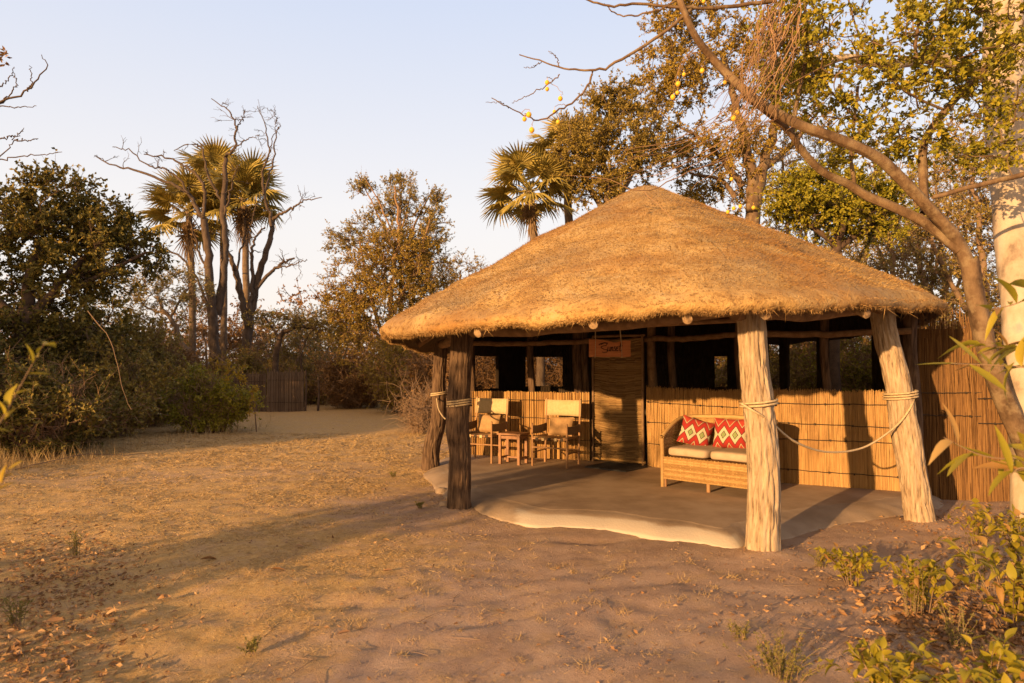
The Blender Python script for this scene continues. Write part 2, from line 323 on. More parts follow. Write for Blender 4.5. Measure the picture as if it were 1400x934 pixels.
m_ground = ground_mat(); m_grit = mat_noise('grit', [(.3, (.15, .095, .065)), (.5, (.24, .16, .115)), (.7, (.33, .23, .165))], scale=30, bump=0)
def kilim():
    m, n, l, b = M_('kilim_cloth')
    t = n.new('ShaderNodeTexCoord'); s = n.new('ShaderNodeSeparateXYZ'); l.new(t.outputs['Object'], s.inputs[0])
    def mt(op, a, b_=None, v=None):
        x = n.new('ShaderNodeMath'); x.operation = op; l.new(a, x.inputs[0])
        if b_ is not None: l.new(b_, x.inputs[1])
        elif v is not None: x.inputs[1].default_value = v
        return x.outputs[0]
    # woven diamonds in a row, zigzag bands above and below
    px = mt('PINGPONG', mt('ADD', s.outputs['X'], v=.5), v=.072)
    az = mt('ABSOLUTE', mt('ADD', s.outputs['Z'], v=.03))
    d = mt('ADD', mt('MULTIPLY', px, v=1.5), az)
    st = mt('SNAP', d, v=.004)
    r = ramp(n, [(.0, (.20, .23, .09)), (.17, (.03, .025, .02)), (.23, (.46, .38, .25)), (.44, (.03, .02, .02)), (.49, (.27, .016, .010)), (.80, (.03, .02, .02)), (.83, (.42, .28, .15)), (.89, (.33, .035, .018))])
    r.color_ramp.interpolation = 'CONSTANT'
    l.new(mt('MULTIPLY', st, v=4.2), r.inputs[0]); l.new(r.outputs[0], b.inputs['Base Color']); b.inputs['Roughness'].default_value = .9
    no = n.new('ShaderNodeTexNoise'); no.inputs['Scale'].default_value = 160; bp = n.new('ShaderNodeBump'); bp.inputs['Strength'].default_value = .5; bp.inputs['Distance'].default_value = .003
    l.new(t.outputs['Object'], no.inputs[0]); l.new(no.outputs[0], bp.inputs['Height']); l.new(bp.outputs[0], b.inputs['Normal'])
    return m
m_kilim = kilim()
m_redw = mat_noise('red_wool', [(.3, (.50, .05, .03)), (.7, (.66, .12, .06))], scale=20, bump=.3, bscale=160, bdist=.003)

weather(m_barkr, 5, .50, .62, (.22, .165, .10), .8, 2); weather(m_conc, 1.2, .48, .66, (.22, .15, .095), .7, 4); weather(m_concl, 4, .52, .64, (.25, .18, .12), .8, 8); weather(m_grassw, 2.2, .52, .68, (.22, .11, .035), .7, 6); weather(m_reed, 2.2, .52, .68, (.24, .12, .04), .7, 6)
# ------------------------------------------------------------------ ground
SLAB = np.array([(-1.35, 11.0), (-1.25, 9.9), (-.98, 8.8), (-.52, 7.62), (.05, 6.98), (.95, 6.70), (2.0, 5.98), (2.45, 6.30), (3.0, 6.80), (3.6, 7.05), (4.35, 7.40), (5.0, 7.95), (5.9, 10.3), (4.4, 13.3), (.2, 14.1), (-1.0, 12.2)])
def gh(x, y):
    x = np.asarray(x, float); y = np.asarray(y, float); z0 = np.zeros_like(x)
    h = (fbm(np.stack([x * .35, y * .35, z0], -1), 4) - .5) * .16 + (fbm(np.stack([x * 2.4, y * 2.4, z0 + 5], -1), 4) - .5) * .045
    h += (fbm(np.stack([x * 8, y * 8, z0 + 9], -1), 3) - .5) * .030 - .02 * np.clip(fbm(np.stack([x * 3.1, y * 4.1, z0 + 31], -1), 2) - .62, 0, 1) * 4
    fr = np.hypot(x - 2.0, (y - 9.2)); k = np.clip((fr - 3.2) / 2.2, 0, 1)
    h = h * (.25 + .75 * k) * np.clip(1.2 - np.hypot(x, y) / 90, 0, 1)
    c_, s__ = cos(R(-24)), sin(R(-24)); xr_, yr_ = x * c_ - y * s__, x * s__ + y * c_
    near = np.clip(1.3 - np.hypot(x, y) / 14, 0, 1)
    h = h + near * ((fbm(np.stack([xr_ * .8, yr_ * 3.6, z0 + 61], -1), 4, .65) - .5) * .036 + (fbm(np.stack([x * 13, y * 13, z0 + 91], -1), 3, .7) - .5) * .022 - .035 * np.exp(-((x - .63) ** 2 / .10 + (y - 6.32) ** 2 / .012)) - np.clip(fbm(np.stack([xr_ * 1.1, yr_ * 5, z0 + 71], -1), 3) - .58, 0, 1) * .09)
    for (px_, py_) in ((2.18, 5.9), (4.2, 7.0), (-.6, 7.6), (-1.25, 10.5)):   # soil heaped round the post feet
        d2 = (x - px_) ** 2 + (y - py_) ** 2; h = h + .05 * np.exp(-d2 / .06)
    return h - .01
def straw_mask(x, y):
    x = np.asarray(x, float); y = np.asarray(y, float)
    n = fbm(np.stack([x * .5, y * .5, 0 * x + 2], -1), 3)
    edge = -1.15 + .02 * (y - 4)            # bare soil starts right of this line
    m = 1 / (1 + np.exp((x - edge + (n - .5) * 3.2) * 3.0))
    trail = np.exp(-((y - (10.8 + .12 * x)) / .9) ** 2) * (x < -2) * .5
    return np.clip(m - trail * .7 + np.clip((y - 22) / 20, 0, .4), 0, 1)
def axis(lo, a, b, hi, step, n):
    d = np.arange(a, b, step); k = np.linspace(0, 1, n)[1:]
    return np.concatenate([(a - (a - lo) * k ** 3)[::-1], d, b + (hi - b) * k ** 3])
gx = axis(-900, -7.5, 7.5, 900, .055, 46); gy = axis(-250, 2.2, 14.5, 1500, .055, 46)
X, Y = np.meshgrid(gx, gy); Z = gh(X, Y)
g = G(); nx_, ny_ = len(gx), len(gy); idx = np.arange(nx_ * ny_).reshape(ny_, nx_)
g.add(np.stack([X, Y, Z], -1), quads=np.stack([idx[:-1, :-1], idx[:-1, 1:], idx[1:, 1:], idx[1:, :-1]], -1), rnd=.5)
go = solo('ground', g, m_ground, kind='structure', smooth=True)
sa = go.data.attributes.new('straw', 'FLOAT', 'POINT'); sa.data.foreach_set('value', straw_mask(X, Y).ravel().astype(np.float32))

# concrete porch floor: flat top, sloping worn apron
def offs(poly, d):
    c = poly.mean(0); v = c - poly; return poly + v / np.linalg.norm(v, axis=1, keepdims=True) * d
def dens(poly, n=14):
    P = np.vstack([poly, poly[:1]]); o = []
    for a, b in zip(P[:-1], P[1:]):
        t = np.linspace(0, 1, n, endpoint=False)[:, None]; o.append(a + (b - a) * t)
    o = np.vstack(o); k = np.stack([o[:, 0] * 3, o[:, 1] * 3, o[:, 0] * 0], -1)
    o = o + (np.stack([fbm(k), fbm(k + 50)], -1) - .5) * .16
    return o
E = dens(SLAB); FLZ = .10
def ring_slab(rings, mat, name, **kw):
    g = G(); m = len(E)
    V = np.vstack(rings + [np.array([[*rings[-1][:, :2].mean(0), rings[-1][0, 2]]])])
    q = [];
    for k in range(len(rings) - 1):
        a = np.arange(m) + k * m; b = (np.arange(m) + 1) % m + k * m; q.append(np.stack([a, b, b + m, a + m], -1))
    a = np.arange(m) + (len(rings) - 1) * m; b = (np.arange(m) + 1) % m + (len(rings) - 1) * m
    g.add(V, quads=np.vstack(q), tris=np.stack([a, b, a * 0 + len(V) - 1], -1), rnd=.5)
    return solo(name, g, mat, smooth=False, **kw)
z = lambda P, h: np.hstack([P, np.full((len(P), 1), h)])
nz = (fbm(np.hstack([E * 1.7, E[:, :1] * 0])) - .5) * .03
r0 = z(E, -.2); r1 = z(E, .035); r1[:, 2] += nz; r2 = z(offs(E, .035), .06); r2[:, 2] += nz; r3 = z(offs(E, .28), FLZ - .006); r4 = z(offs(E, .34), FLZ)
ra = z(offs(E, .10), .055); ra[:, 2] += nz * .6; ri = z(offs(E, .36 + .10 * fbm(np.hstack([E * 1.1, E[:, :1] * 0 + 4]))[:, None]), FLZ - .004)
ri[:, 2] = FLZ - .0015; rt = ri + A3(0, 0, .0015); rt[:, :2] = offs(rt[:, :2], .01)
ring_slab([ri - A3(0, 0, .12), ri, rt], m_conc, 'concrete_floor', kind='structure')
g = G(); m = len(E); rr_ = [r0]; NR = 14
for k in range(NR):
    t = k / (NR - 1); R_ = r0.copy(); R_[:, :2] = E + (ri[:, :2] - E) * t; R_[:, 2] = -.005 + (FLZ - .001) * (1 - (1 - t) ** 2.2) + nz * .5 * (1 - t); R_[:, 2] += (fbm(R_ * 7, 3) - .5) * .016 * (1 - t)
    rr_.append(R_)
rr_[-1][:, 2] = FLZ - .001; V = np.vstack(rr_); q = []
for k in range(NR):
    a = np.arange(m) + k * m; b = (np.arange(m) + 1) % m + k * m; q.append(np.stack([a, b, b + m, a + m], -1))
g.add(V, quads=np.vstack(q), rnd=.5); ao = solo('concrete_apron', g, m_apron, kind='structure', smooth=True)
t_ = np.concatenate([[0]] + [[k / (NR - 1)] for k in range(NR)]); t_ = np.repeat(t_, m); lim = .62 + .5 * (fbm(V * 3.3) - .5)
pale = np.clip((lim - t_) * 9, 0, 1) * np.clip((V[:, 0] - .03) * 30, 0, 1) * np.clip((2.05 - V[:, 0]) * 20, 0, 1) * (V[:, 1] < 8)
pa_ = ao.data.attributes.new('pale', 'FLOAT', 'POINT'); pa_.data.foreach_set('value', pale.astype(np.float32))

# ------------------------------------------------------------------ thatched hut
hut = thing('thatched_hut', 'open-fronted reed hut with a golden thatched roof on rough tree-trunk posts', 'hut', (1.9, 9.8, 0))
APX = A3(1.94, 9.8, 4.19)
RIM = np.array([(-1.47, 7.7, 1.93), (-1.52, 9.5, 1.88), (-1.4, 11.0, 1.82), (-.7, 13.0, 1.85), (.9, 14.6, 1.95), (3.0, 14.7, 2.0), (5.3, 13.2, 2.05), (6.2, 11.0, 2.15),
                (5.55, 8.9, 2.22), (4.62, 7.3, 2.22), (3.78, 6.52, 2.14), (2.95, 5.82, 2.09), (1.9, 5.38, 2.05), (.8, 5.52, 1.98), (-.28, 6.12, 1.93), (-1.0, 6.85, 1.92)])
NT, NS = 420, 70
def closed(P, n):
    Q = np.vstack([P[-1:], P, P[:2]]); m = len(P); u = np.linspace(0, m, n, endpoint=False); i = u.astype(int); t = (u - i)[:, None]
    a, b, c, d = Q[i], Q[i + 1], Q[i + 2], Q[i + 3]
    return .5 * (2 * b + (c - a) * t + (2 * a - 5 * b + 4 * c - d) * t ** 2 + (3 * b - a - 3 * c + d) * t ** 3)
rim = closed(RIM, NT)
def roof_pt(ri, s, under=False):
    """ri (...,3) rim points, s in 0..1"""
    base = ri[..., 2] + .115
    f = np.where(s < .07, s * s / .14, s - .035) / .965
    f = f - .012 * np.sin(pi * np.clip((s - .1) / .9, 0, 1)) * 1.0
    zz = APX[2] - (APX[2] - base) * f
    xy = APX[:2] + (ri[..., :2] - APX[:2]) * s[..., None]
    p = np.concatenate([xy, zz[..., None]], -1)
    if under: p[..., 2] -= .19
    return p
S = np.linspace(0, 1, NS) ** .85
SS, TT = np.meshgrid(S, np.arange(NT), indexing='ij')
top = roof_pt(rim[TT], SS * .985)
ln = fbm(top * A3(1.3, 1.3, 2.5), 4) - .5; ln2 = fbm(top * 6, 3) - .5; ln3 = fbm(top * 22, 2) - .5
top[..., 2] += (ln * .11 + ln2 * .045 + ln3 * .024) * np.clip(SS * 5, 0, 1)
g = G(); idx = np.arange(NS * NT).reshape(NS, NT); nx2 = np.roll(idx, -1, 1)
lipn = (fbm(rim * 5, 3) - .5) * .09 + (fbm(rim * 1.3, 2) - .5) * .07 + (fbm(rim * 20, 2) - .5) * .03
rs = []
for (s_, dz) in ((1.000, .085), (1.006, .04), (1.0, .0), (.992, -.012)):
    r_ = APX + (rim - APX) * s_; r_[:, 2] = rim[:, 2] + dz + lipn * (1 - dz * 4); r_[:, :2] += ((fbm(rim * 14 + s_ * 99, 3) - .5) * .045)[:, None]; rs.append(r_)
rimtop = top[-1].copy()
V = np.vstack([top.reshape(-1, 3)] + rs); q = [np.stack([idx[:-1], idx[1:], nx2[1:], nx2[:-1]], -1).reshape(-1, 4)]
prev = idx[-1]
for k in range(len(rs)):
    cur = NS * NT + k * NT + np.arange(NT); q.append(np.stack([prev, cur, np.roll(cur, -1), np.roll(prev, -1)], -1)); prev = cur
g.add(V, quads=np.vstack(q), rnd=.5)
roof = part('thatch_roof', g, m_thatch, hut, smooth=True)
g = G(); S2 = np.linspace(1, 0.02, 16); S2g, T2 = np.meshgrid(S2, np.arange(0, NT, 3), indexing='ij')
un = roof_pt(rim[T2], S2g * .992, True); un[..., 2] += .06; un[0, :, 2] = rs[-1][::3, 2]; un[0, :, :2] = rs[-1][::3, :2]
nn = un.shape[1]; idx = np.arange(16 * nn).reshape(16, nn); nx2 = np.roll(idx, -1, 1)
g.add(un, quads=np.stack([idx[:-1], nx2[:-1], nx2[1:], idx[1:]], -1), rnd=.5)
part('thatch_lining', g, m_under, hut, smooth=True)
# straws over the surface and ragged fringe at the eaves
def straws(g, P, D, L, wd, rnd=None):
    n = len(P); S = nrm(np.cross(D, rdir(n))); L = np.broadcast_to(L, (n,))[:, None]
    V = np.stack([P - S * wd / 2, P + S * wd / 2, P + D * L], 1); g.add(V.reshape(-1, 3), tris=np.arange(3 * n).reshape(n, 3), rnd=rng.random(n) if rnd is None else rnd)
g = G(); n = 170000
ti = rng.integers(0, NT, n); ok = (rim[ti][:, 1] < 10.5); ti = ti[ok]; n = len(ti); s_ = np.sqrt(rng.random(n)) * .98
k = s_ ; si = np.clip(np.searchsorted(S, s_), 1, NS - 1); fr = (s_ - S[si - 1]) / (S[si] - S[si - 1]); P = top[si - 1, ti] * (1 - fr)[:, None] + top[si, ti] * fr[:, None]
P = P + (top[si, (ti + 1) % NT] - top[si, ti]) * rng.random((n, 1)); P[:, 2] -= .004
down = nrm(rim[ti] - APX); D = nrm(down * .9 + rdir(n) * .7 + A3(0, 0, .30))
straws(g, P, D, rng.uniform(.018, .045, n), .0055)
part('roof_straw', g, m_straw, roof, kind='stuff')
g = G(); n = 44000
ti = rng.integers(0, NT, n); ti = ti[rim[ti][:, 1] < 11.5]; n = len(ti); j = rng.random(n)
P = rim[ti] + (rim[(ti + 1) % NT] - rim[ti]) * rng.random((n, 1)); lz = lipn[ti]
P[:, 2] += -.010 + .098 * j + lz * (1 - j * .5); out_ = nrm((rim[ti] - APX) * A3(1, 1, 0)); P -= out_ * (rng.uniform(-.006, .03, n)[:, None])
D = nrm(out_ * rng.uniform(.05, .45, (n, 1)) + A3(0, 0, -.35) + rdir(n) * .8); L = rng.uniform(.012, .034, n) * np.where(rng.random(n) < .006, 5.0, 1)
straws(g, P, D, L, .006)
n = 9000; ti = rng.integers(0, NT, n); ti = ti[rim[ti][:, 1] < 11.5]; n = len(ti); P = rs[3][ti] + (rs[3][(ti + 1) % NT] - rs[3][ti]) * rng.random((n, 1)); out_ = nrm((rim[ti] - APX) * A3(1, 1, 0)); P -= out_ * rng.uniform(-.02, .05, (n, 1))
straws(g, P, nrm(A3(0, 0, -1) + rdir(n) * .7), rng.uniform(.015, .035, n) * np.where(rng.random(n) < .01, 4, 1), .005)
part('eave_fringe', g, m_fringe, roof, kind='stuff')

# ---- posts
def log_post(pts, rads, sides=84, rings=190, amp=.013, seed=0, flare=.12):
    g = G(); P = cat(pts, rings); r = np.interp(np.linspace(0, 1, rings), np.linspace(0, 1, len(rads)), rads)
    zz = np.linspace(0, 1, rings)
    a = np.arange(sides) * 2 * pi / sides
    A, K = np.meshgrid(a, np.arange(rings))
    q3 = np.stack([np.cos(A) * 5 + seed, np.sin(A) * 5, P[K][..., 2] * 2.2], -1); q3[..., 0] += 1.1 * (fbm(P[K] * 2.5 + seed) - .5)
    rid = 1 - np.abs(fbm(q3, 3) * 2 - 1) * 3.2
    big = fbm(np.stack([np.cos(A) * 1.1 + seed * 3, np.sin(A) * 1.1, P[K][..., 2] * 1.7], -1), 3) - .5
    fine = fbm(np.stack([np.cos(A) * 16 + seed, np.sin(A) * 16, P[K][..., 2] * 6], -1), 2) - .5
    rr = r[K] * (1 + .22 * big) - amp * np.clip(rid, 0, 1) ** 2.2 + fine * amp * .7
    rr *= 1 + flare * np.exp(-zz[K] * 22)
    T = nrm(np.gradient(P, axis=0)); N = nrm(np.cross(T, A3(0, 1, .0))); B = np.cross(T, N)
    V = P[K] + rr[..., None] * (np.cos(A)[..., None] * N[K] + np.sin(A)[..., None] * B[K])
    idx = np.arange(rings * sides).reshape(rings, sides); nx = np.roll(idx, -1, 1)
    g.add(V, quads=np.stack([idx[:-1], nx[:-1], nx[1:], idx[1:]], -1), rnd=.5); return g
PA = [gnd(1043, 755), at(1044, 640, 5.93), at(1038, 560, 5.95), at(1031, 500, 5.97), at(1024, 400, 6.0)]
PB = [gnd(1260, 714), at(1248, 650, 7.03), at(1237, 590, 7.06), at(1226, 520, 7.08), at(1212, 465, 7.12), at(1203, 415, 7.2)]
PC = [gnd(627, 698), at(629, 620, 7.62), at(626, 585, 7.6), at(629, 520, 7.65), at(633, 440, 7.7)]
PD = [gnd(589, 644), at(590, 612, 10.45), at(600, 570, 10.45), at(600, 520, 10.4), at(604, 470, 10.4)]
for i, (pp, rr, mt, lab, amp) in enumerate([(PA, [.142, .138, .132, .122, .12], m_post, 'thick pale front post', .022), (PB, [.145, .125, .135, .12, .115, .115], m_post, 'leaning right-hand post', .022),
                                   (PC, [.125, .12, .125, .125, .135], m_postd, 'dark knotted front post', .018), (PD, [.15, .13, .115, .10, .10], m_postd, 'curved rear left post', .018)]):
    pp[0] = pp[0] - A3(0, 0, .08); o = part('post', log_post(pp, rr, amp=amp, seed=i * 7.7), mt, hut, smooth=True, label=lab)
# ---- ring beams and rafters
def pole(name, pts, r0, r1, mat=m_pole, parent=hut, sides=10, cap=True, label=None, n=14, jit=.006):
    g = G(); tube(g, pts, r0, r1, n=n, sides=sides, cap=cap, jit=jit); return part(name, g, mat, parent, smooth=True, label=label)
tA, tB, tC, tD = PA[-1], PB[-1], PC[-1], PD[-1]
def raised(p, zc): q = p.copy(); q[2] = zc; return q
ringp = [raised(tD, 1.93), raised(tC, 1.98), raised(tA, 2.06), raised(tB, 2.20), A3(5.2, 9.2, 2.25)]
for a, b in zip(ringp[:-1], ringp[1:]):
    d = nrm(b - a); pole('ring_beam', [a - d * .2, (a + b) / 2 + A3(0, 0, -.03), b + d * .2 + A3(0, 0, .05)], .062, .055)
RAF = [(-1.15, 8.6), (653, 456), (811, 444), (940, 437), (1047, 431), (1185, 430), (5.15, 8.5)]
for k, r_ in enumerate(RAF):
    if isinstance(r_[0], int):
        # where the ray meets the eave line, slightly inside it
        c = [at(r_[0], r_[1], y_) for y_ in np.linspace(4.8, 8.5, 200)]
        dd = [np.min(np.hypot(*(rim[:, :2] - p[:2]).T)) for p in c]; e0 = c[int(np.argmin(dd))] ; e0 = at(r_[0], r_[1], e0[1] + .10)
    else: e0 = A3(r_[0], r_[1], 1.93 if k == 0 else 2.2)
    end = APX + A3(0, 0, -.38); sl = nrm(end - e0)
    P0 = e0; tgt = end + (e0 - end) * .08
    go_ = pole('rafter', [P0, (P0 + tgt) / 2, tgt], .038, .033, m_pole, n=8, jit=0.0)
    g = G(); a = np.arange(12) * 2 * pi / 12; N = nrm(np.cross(sl, A3(0, 0, 1))); B = np.cross(N, sl)
    ring_ = P0 - sl * .003 + .039 * (np.cos(a)[:, None] * N + np.sin(a)[:, None] * B); r2_ = ring_ + sl * .09; cpt = P0 - sl * .012
    i = np.arange(12); g.add(np.vstack([ring_, r2_, cpt[None]]), quads=np.stack([i, (i + 1) % 12, 12 + (i + 1) % 12, 12 + i], -1), tris=np.stack([i, i * 0 + 24, (i + 1) % 12], -1), rnd=.5)
    part('cut_end', g, m_cut, go_, smooth=False)
for th in np.linspace(0, 2 * pi, 15, endpoint=False)[0:7]:
    pass
for k in (30, 65, 95, 125, 150, 180, 205):          # rear rafters, seen from inside
    p = roof_pt(rim[k], np.array(.95), True); q_ = roof_pt(rim[k], np.array(.10), True)
    pole('rafter', [p + A3(0, 0, -.02), (p + q_) / 2 + A3(0, 0, -.03), q_ + A3(0, 0, -.03)], .045, .035, n=6, jit=0)
# ---- walls
W = [A3(-.66, 11.6, 0), A3(1.24, 10.88, 0), A3(2.04, 10.3, 0), A3(3.0, 9.05, 0), A3(4.74, 8.18, 0)]
def reed_wall(name, p, q, z0, z1, mat, parent, sp=.011, r=.0065, layers=2, jt=.02, ties=(), back=True, ground=False, label=None, kmid=4, lean=.012):
    g = G(); d = q - p; L = np.linalg.norm(d[:2]); u = d / L; nrm_ = A3(u[1], -u[0], 0)
    if nrm_[1] > 0: nrm_ = -nrm_
    for la in range(layers):
        n = int(L / sp); t = (np.arange(n) + rng.random(n)) * L / n
        b0 = p + u * t[:, None] + nrm_ * (la * r * 1.2 + rng.normal(0, .002, n)[:, None])
        kk = np.linspace(0, 1, kmid); P = np.repeat(b0[:, None], kmid, 1)
        top_ = z1 + rng.normal(0, jt, n) + .02 * (fbm(np.stack([t * 4, t * 0, t * 0 + la], -1)) - .5) * (jt > .01) * 3
        P[..., 2] = z0 + (top_ - z0)[:, None] * kk; P += u * (rng.normal(0, lean, n)[:, None] * kk)[..., None] + nrm_ * (rng.normal(0, .003 + lean * .12, (n, kmid)))[..., None]
        tubes(g, P, np.broadcast_to((r * rng.uniform(.7, 1.2, n))[:, None] * np.linspace(1, .8, kmid), (n, kmid)), 4)
    if back: box(g, (p + q) / 2 + A3(0, 0, (z0 + z1) / 2 - .01) - nrm_ * .025, u * L / 2, nrm_ * .008, A3(0, 0, (z1 - z0) / 2 - .02), rnd=.3)  # solid backing added behind the reeds to stop light leaking through
    w_ = part(name, g, mat, parent, kind='stuff', label=label)
    for zt in ties:
        n = 24; t = np.linspace(0.0, L, n); P = p + u * t[:, None] + nrm_ * (layers * r * 1.2 + .008 + lean * .3); P[:, 2] = zt + .012 * np.sin(t * 1.3 + zt * 9) + rng.normal(0, .003, n)
        g = G(); tubes(g, P, .0055, 5)
        for tt in np.arange(.15, L, .41) + .0:
            tt = min(tt + rng.uniform(-.12, .12), L - .02)
            c = p + u * tt + nrm_ * (layers * r * 1.2 + .012 + lean * .3); c[2] = zt + .012 * sin(tt * 1.3 + zt * 9); box(g, c, u * .009, nrm_ * .006, A3(0, 0, .012), rnd=.5)
        part('tie', g, m_tie, w_)
    return w_
reed_wall('front_wall', W[0], W[1], FLZ, 1.17, m_reed, hut, sp=.017, r=.0105, jt=.006, ties=(.42, .74, 1.05), lean=.004)
reed_wall('front_wall', W[2], W[3], FLZ, 1.26, m_grassw, hut, sp=.0062, r=.0045, layers=3, lean=.02, ties=(.45, .75, 1.06), jt=.015)
reed_wall('front_wall', W[3], W[4], FLZ, 1.28, m_grassw, hut, sp=.0062, r=.0045, layers=3, lean=.02, ties=(.28, .66, .86, 1.13), jt=.015)
# wall posts behind the reeds
def wall_post(x, y, z1, r=.07, mat=m_pole, s=0):
    g = log_post([A3(x, y, 0), A3(x + .02, y, z1 * .4), A3(x - .02, y + .02, z1 * .75), A3(x, y, z1)], [r * 1.1, r, r * .95, r * .95], sides=26, rings=30, amp=.008, seed=s)
    return part('wall_post', g, mat, hut, smooth=True)
for k, (x, y, r_) in enumerate([(-.70, 11.72, .08), (.32, 11.36, .06), (1.08, 11.06, .085), (1.19, 10.98, .06), (2.13, 10.34, .07), (2.38, 10.1, .055), (3.08, 9.16, .07), (4.0, 8.68, .055), (4.86, 8.28, .08)]):
    wall_post(x, y, 2.42, r_, m_postd if k != 4 else m_pole, k * 3.3)
ring2 = [A3(-.7, 11.72, 2.34), A3(1.1, 11.05, 2.36), A3(2.15, 10.34, 2.36), A3(3.08, 9.16, 2.38), A3(4.9, 8.28, 2.34)]
for a, b in zip(ring2[:-1], ring2[1:]): pole('wall_plate', [a, (a + b) / 2, b], .06, .055)
low = [A3(-.66, 11.62, 1.98), A3(1.18, 10.9, 1.99), A3(2.1, 10.3, 2.0), A3(3.04, 9.08, 2.02), A3(4.8, 8.2, 2.02)]
for a, b in zip(low[:-1], low[1:]): pole('lintel_pole', [a, (a + b) / 2 + A3(0, 0, -.02), b], .045, .04)
# rear walls with openings
rear = [W[0] + A3(-.05, .1, 0), A3(.2, 13.7, 0), A3(4.1, 12.9, 0), A3(5.6, 10.2, 0), W[4] + A3(.08, .1, 0)]
opens = {0: [(.05, .48)], 1: [(.015, .21), (.93, .995)], 2: [(.29, .38), (.43, .62), (.68, .93)], 3: [(.1, .3)]}
for k in range(4):
    a, b = rear[k], rear[k + 1]; d = b - a; L = np.linalg.norm(d); u = d / L; n_ = A3(u[1], -u[0], 0)
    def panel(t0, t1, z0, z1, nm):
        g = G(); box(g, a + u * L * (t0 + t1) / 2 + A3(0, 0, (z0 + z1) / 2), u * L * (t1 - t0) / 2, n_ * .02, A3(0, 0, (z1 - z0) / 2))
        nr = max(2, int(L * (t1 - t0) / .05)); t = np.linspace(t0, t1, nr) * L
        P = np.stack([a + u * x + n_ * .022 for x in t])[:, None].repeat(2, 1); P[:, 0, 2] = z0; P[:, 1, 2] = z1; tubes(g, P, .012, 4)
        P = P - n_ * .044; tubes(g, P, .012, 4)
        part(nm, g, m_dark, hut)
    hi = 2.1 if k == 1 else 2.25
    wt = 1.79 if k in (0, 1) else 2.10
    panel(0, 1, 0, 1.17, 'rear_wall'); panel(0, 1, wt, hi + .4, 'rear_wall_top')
    t = 0
    for (o0, o1) in opens[k]:
        g = G(); c_ = a + u * L * (o0 + o1) / 2 + A3(0, 0, (1.17 + wt) / 2); hu = u * L * (o1 - o0) / 2; hz = A3(0, 0, (wt - 1.17) / 2)
        g.add([c_ - hu - hz, c_ + hu - hz, c_ + hu + hz, c_ - hu + hz], quads=[[0, 1, 2, 3]]); part('window_netting', g, m_net, hut)
        g = G()
        for e0, e1 in ((c_ - hu - hz, c_ + hu - hz), (c_ - hu + hz, c_ + hu + hz), (c_ - hu - hz, c_ - hu + hz), (c_ + hu - hz, c_ + hu + hz)): tubes(g, np.array([e0, (e0 + e1) / 2 + rng.normal(0, .006, 3), e1]), .018, 5)
        part('window_frame', g, m_dark, hut)
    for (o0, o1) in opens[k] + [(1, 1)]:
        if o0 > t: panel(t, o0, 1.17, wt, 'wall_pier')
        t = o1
# ---- door
dr = thing_door = None
a, b = W[1] + A3(.06, -.04, 0), W[2] + A3(-.02, .0, 0); u = nrm(b - a); n_ = A3(u[1], -u[0], 0); n_ = n_ if n_[1] < 0 else -n_; L = np.linalg.norm(b - a)
g = G()
for la in range(2):
    n = 120; zt = np.linspace(FLZ + .07, 2.02, n) + rng.normal(0, .004, n); K = 22; t = np.linspace(.03, L - .03, K)
    P = a + u * t[:, None]; P = np.repeat(P[None], n, 0)
    wob = (fbm(np.stack(np.broadcast_arrays(t[None] * 2.2, zt[:, None] * 5, np.full((n, K), 3. + la)), -1), 3) - .5)
    P[..., 2] = zt[:, None] + wob * .06 + .03 * np.sin(t / L * pi)[None] * -1
    P += n_ * (.02 + la * .008 + .007 * np.sign(np.sin(t[None] * 22 + (np.arange(n) % 2)[:, None] * pi)))[..., None]
    tubes(g, P, (.0085 * rng.uniform(.7, 1.25, n))[:, None], 4)
box(g, a + u * L / 2 + n_ * .002 + A3(0, 0, 1.06), u * (L / 2 - .03), n_ * .004, A3(0, 0, .94), rnd=.1)
door = part('door', g, m_door, hut, kind='stuff', label='woven reed door')
for (p, q) in ((a + A3(0, 0, FLZ), a + A3(0, 0, 2.05)), (b + A3(0, 0, FLZ + .0) - u * .04, b + A3(0, 0, 2.05) - u * .04), (a + A3(0, 0, FLZ + .05), b + A3(0, 0, FLZ + .05)), (a + A3(0, 0, 2.06), b + A3(0, 0, 2.06))):
    g = G(); tube(g, [p + n_ * .035, (p + q) / 2 + n_ * .035, q + n_ * .035], .022, .02, n=8, sides=8, cap=True, jit=.002); part('door_frame', g, m_reed if p[2] < .3 and q[2] < .3 else m_pole, door, smooth=True)

# ---- hanging sign
sg = at(833.5, 476, 8.15); sign = thing('hanging_sign', 'red-brown wooden board lettered Sunset hanging above the reed door', 'sign', sg)
wd, hh = .248, .105
g = G(); n = 16; xs = np.linspace(-wd, wd, n); topz = hh - .035 * np.exp(-((xs - .06) / .13) ** 2) + .004 * rng.normal(0, 1, n)
V = []
for x, tz in zip(xs, topz):
    for y_ in (-.012, .012):
        V += [(x, y_, -hh + .003 * sin(x * 30)), (x, y_, tz)]
V = np.array(V); q = []
for k in range(n - 1):
    o = 4 * k; q += [[o, o + 4, o + 5, o + 1], [o + 2, o + 3, o + 7, o + 6], [o + 1, o + 5, o + 7, o + 3], [o, o + 2, o + 6, o + 4]]
q += [[0, 1, 3, 2], [4 * n - 4, 4 * n - 2, 4 * n - 1, 4 * n - 3]]
g.add(V, quads=q, rnd=.5); part('board', g, m_sign, sign, local=True)
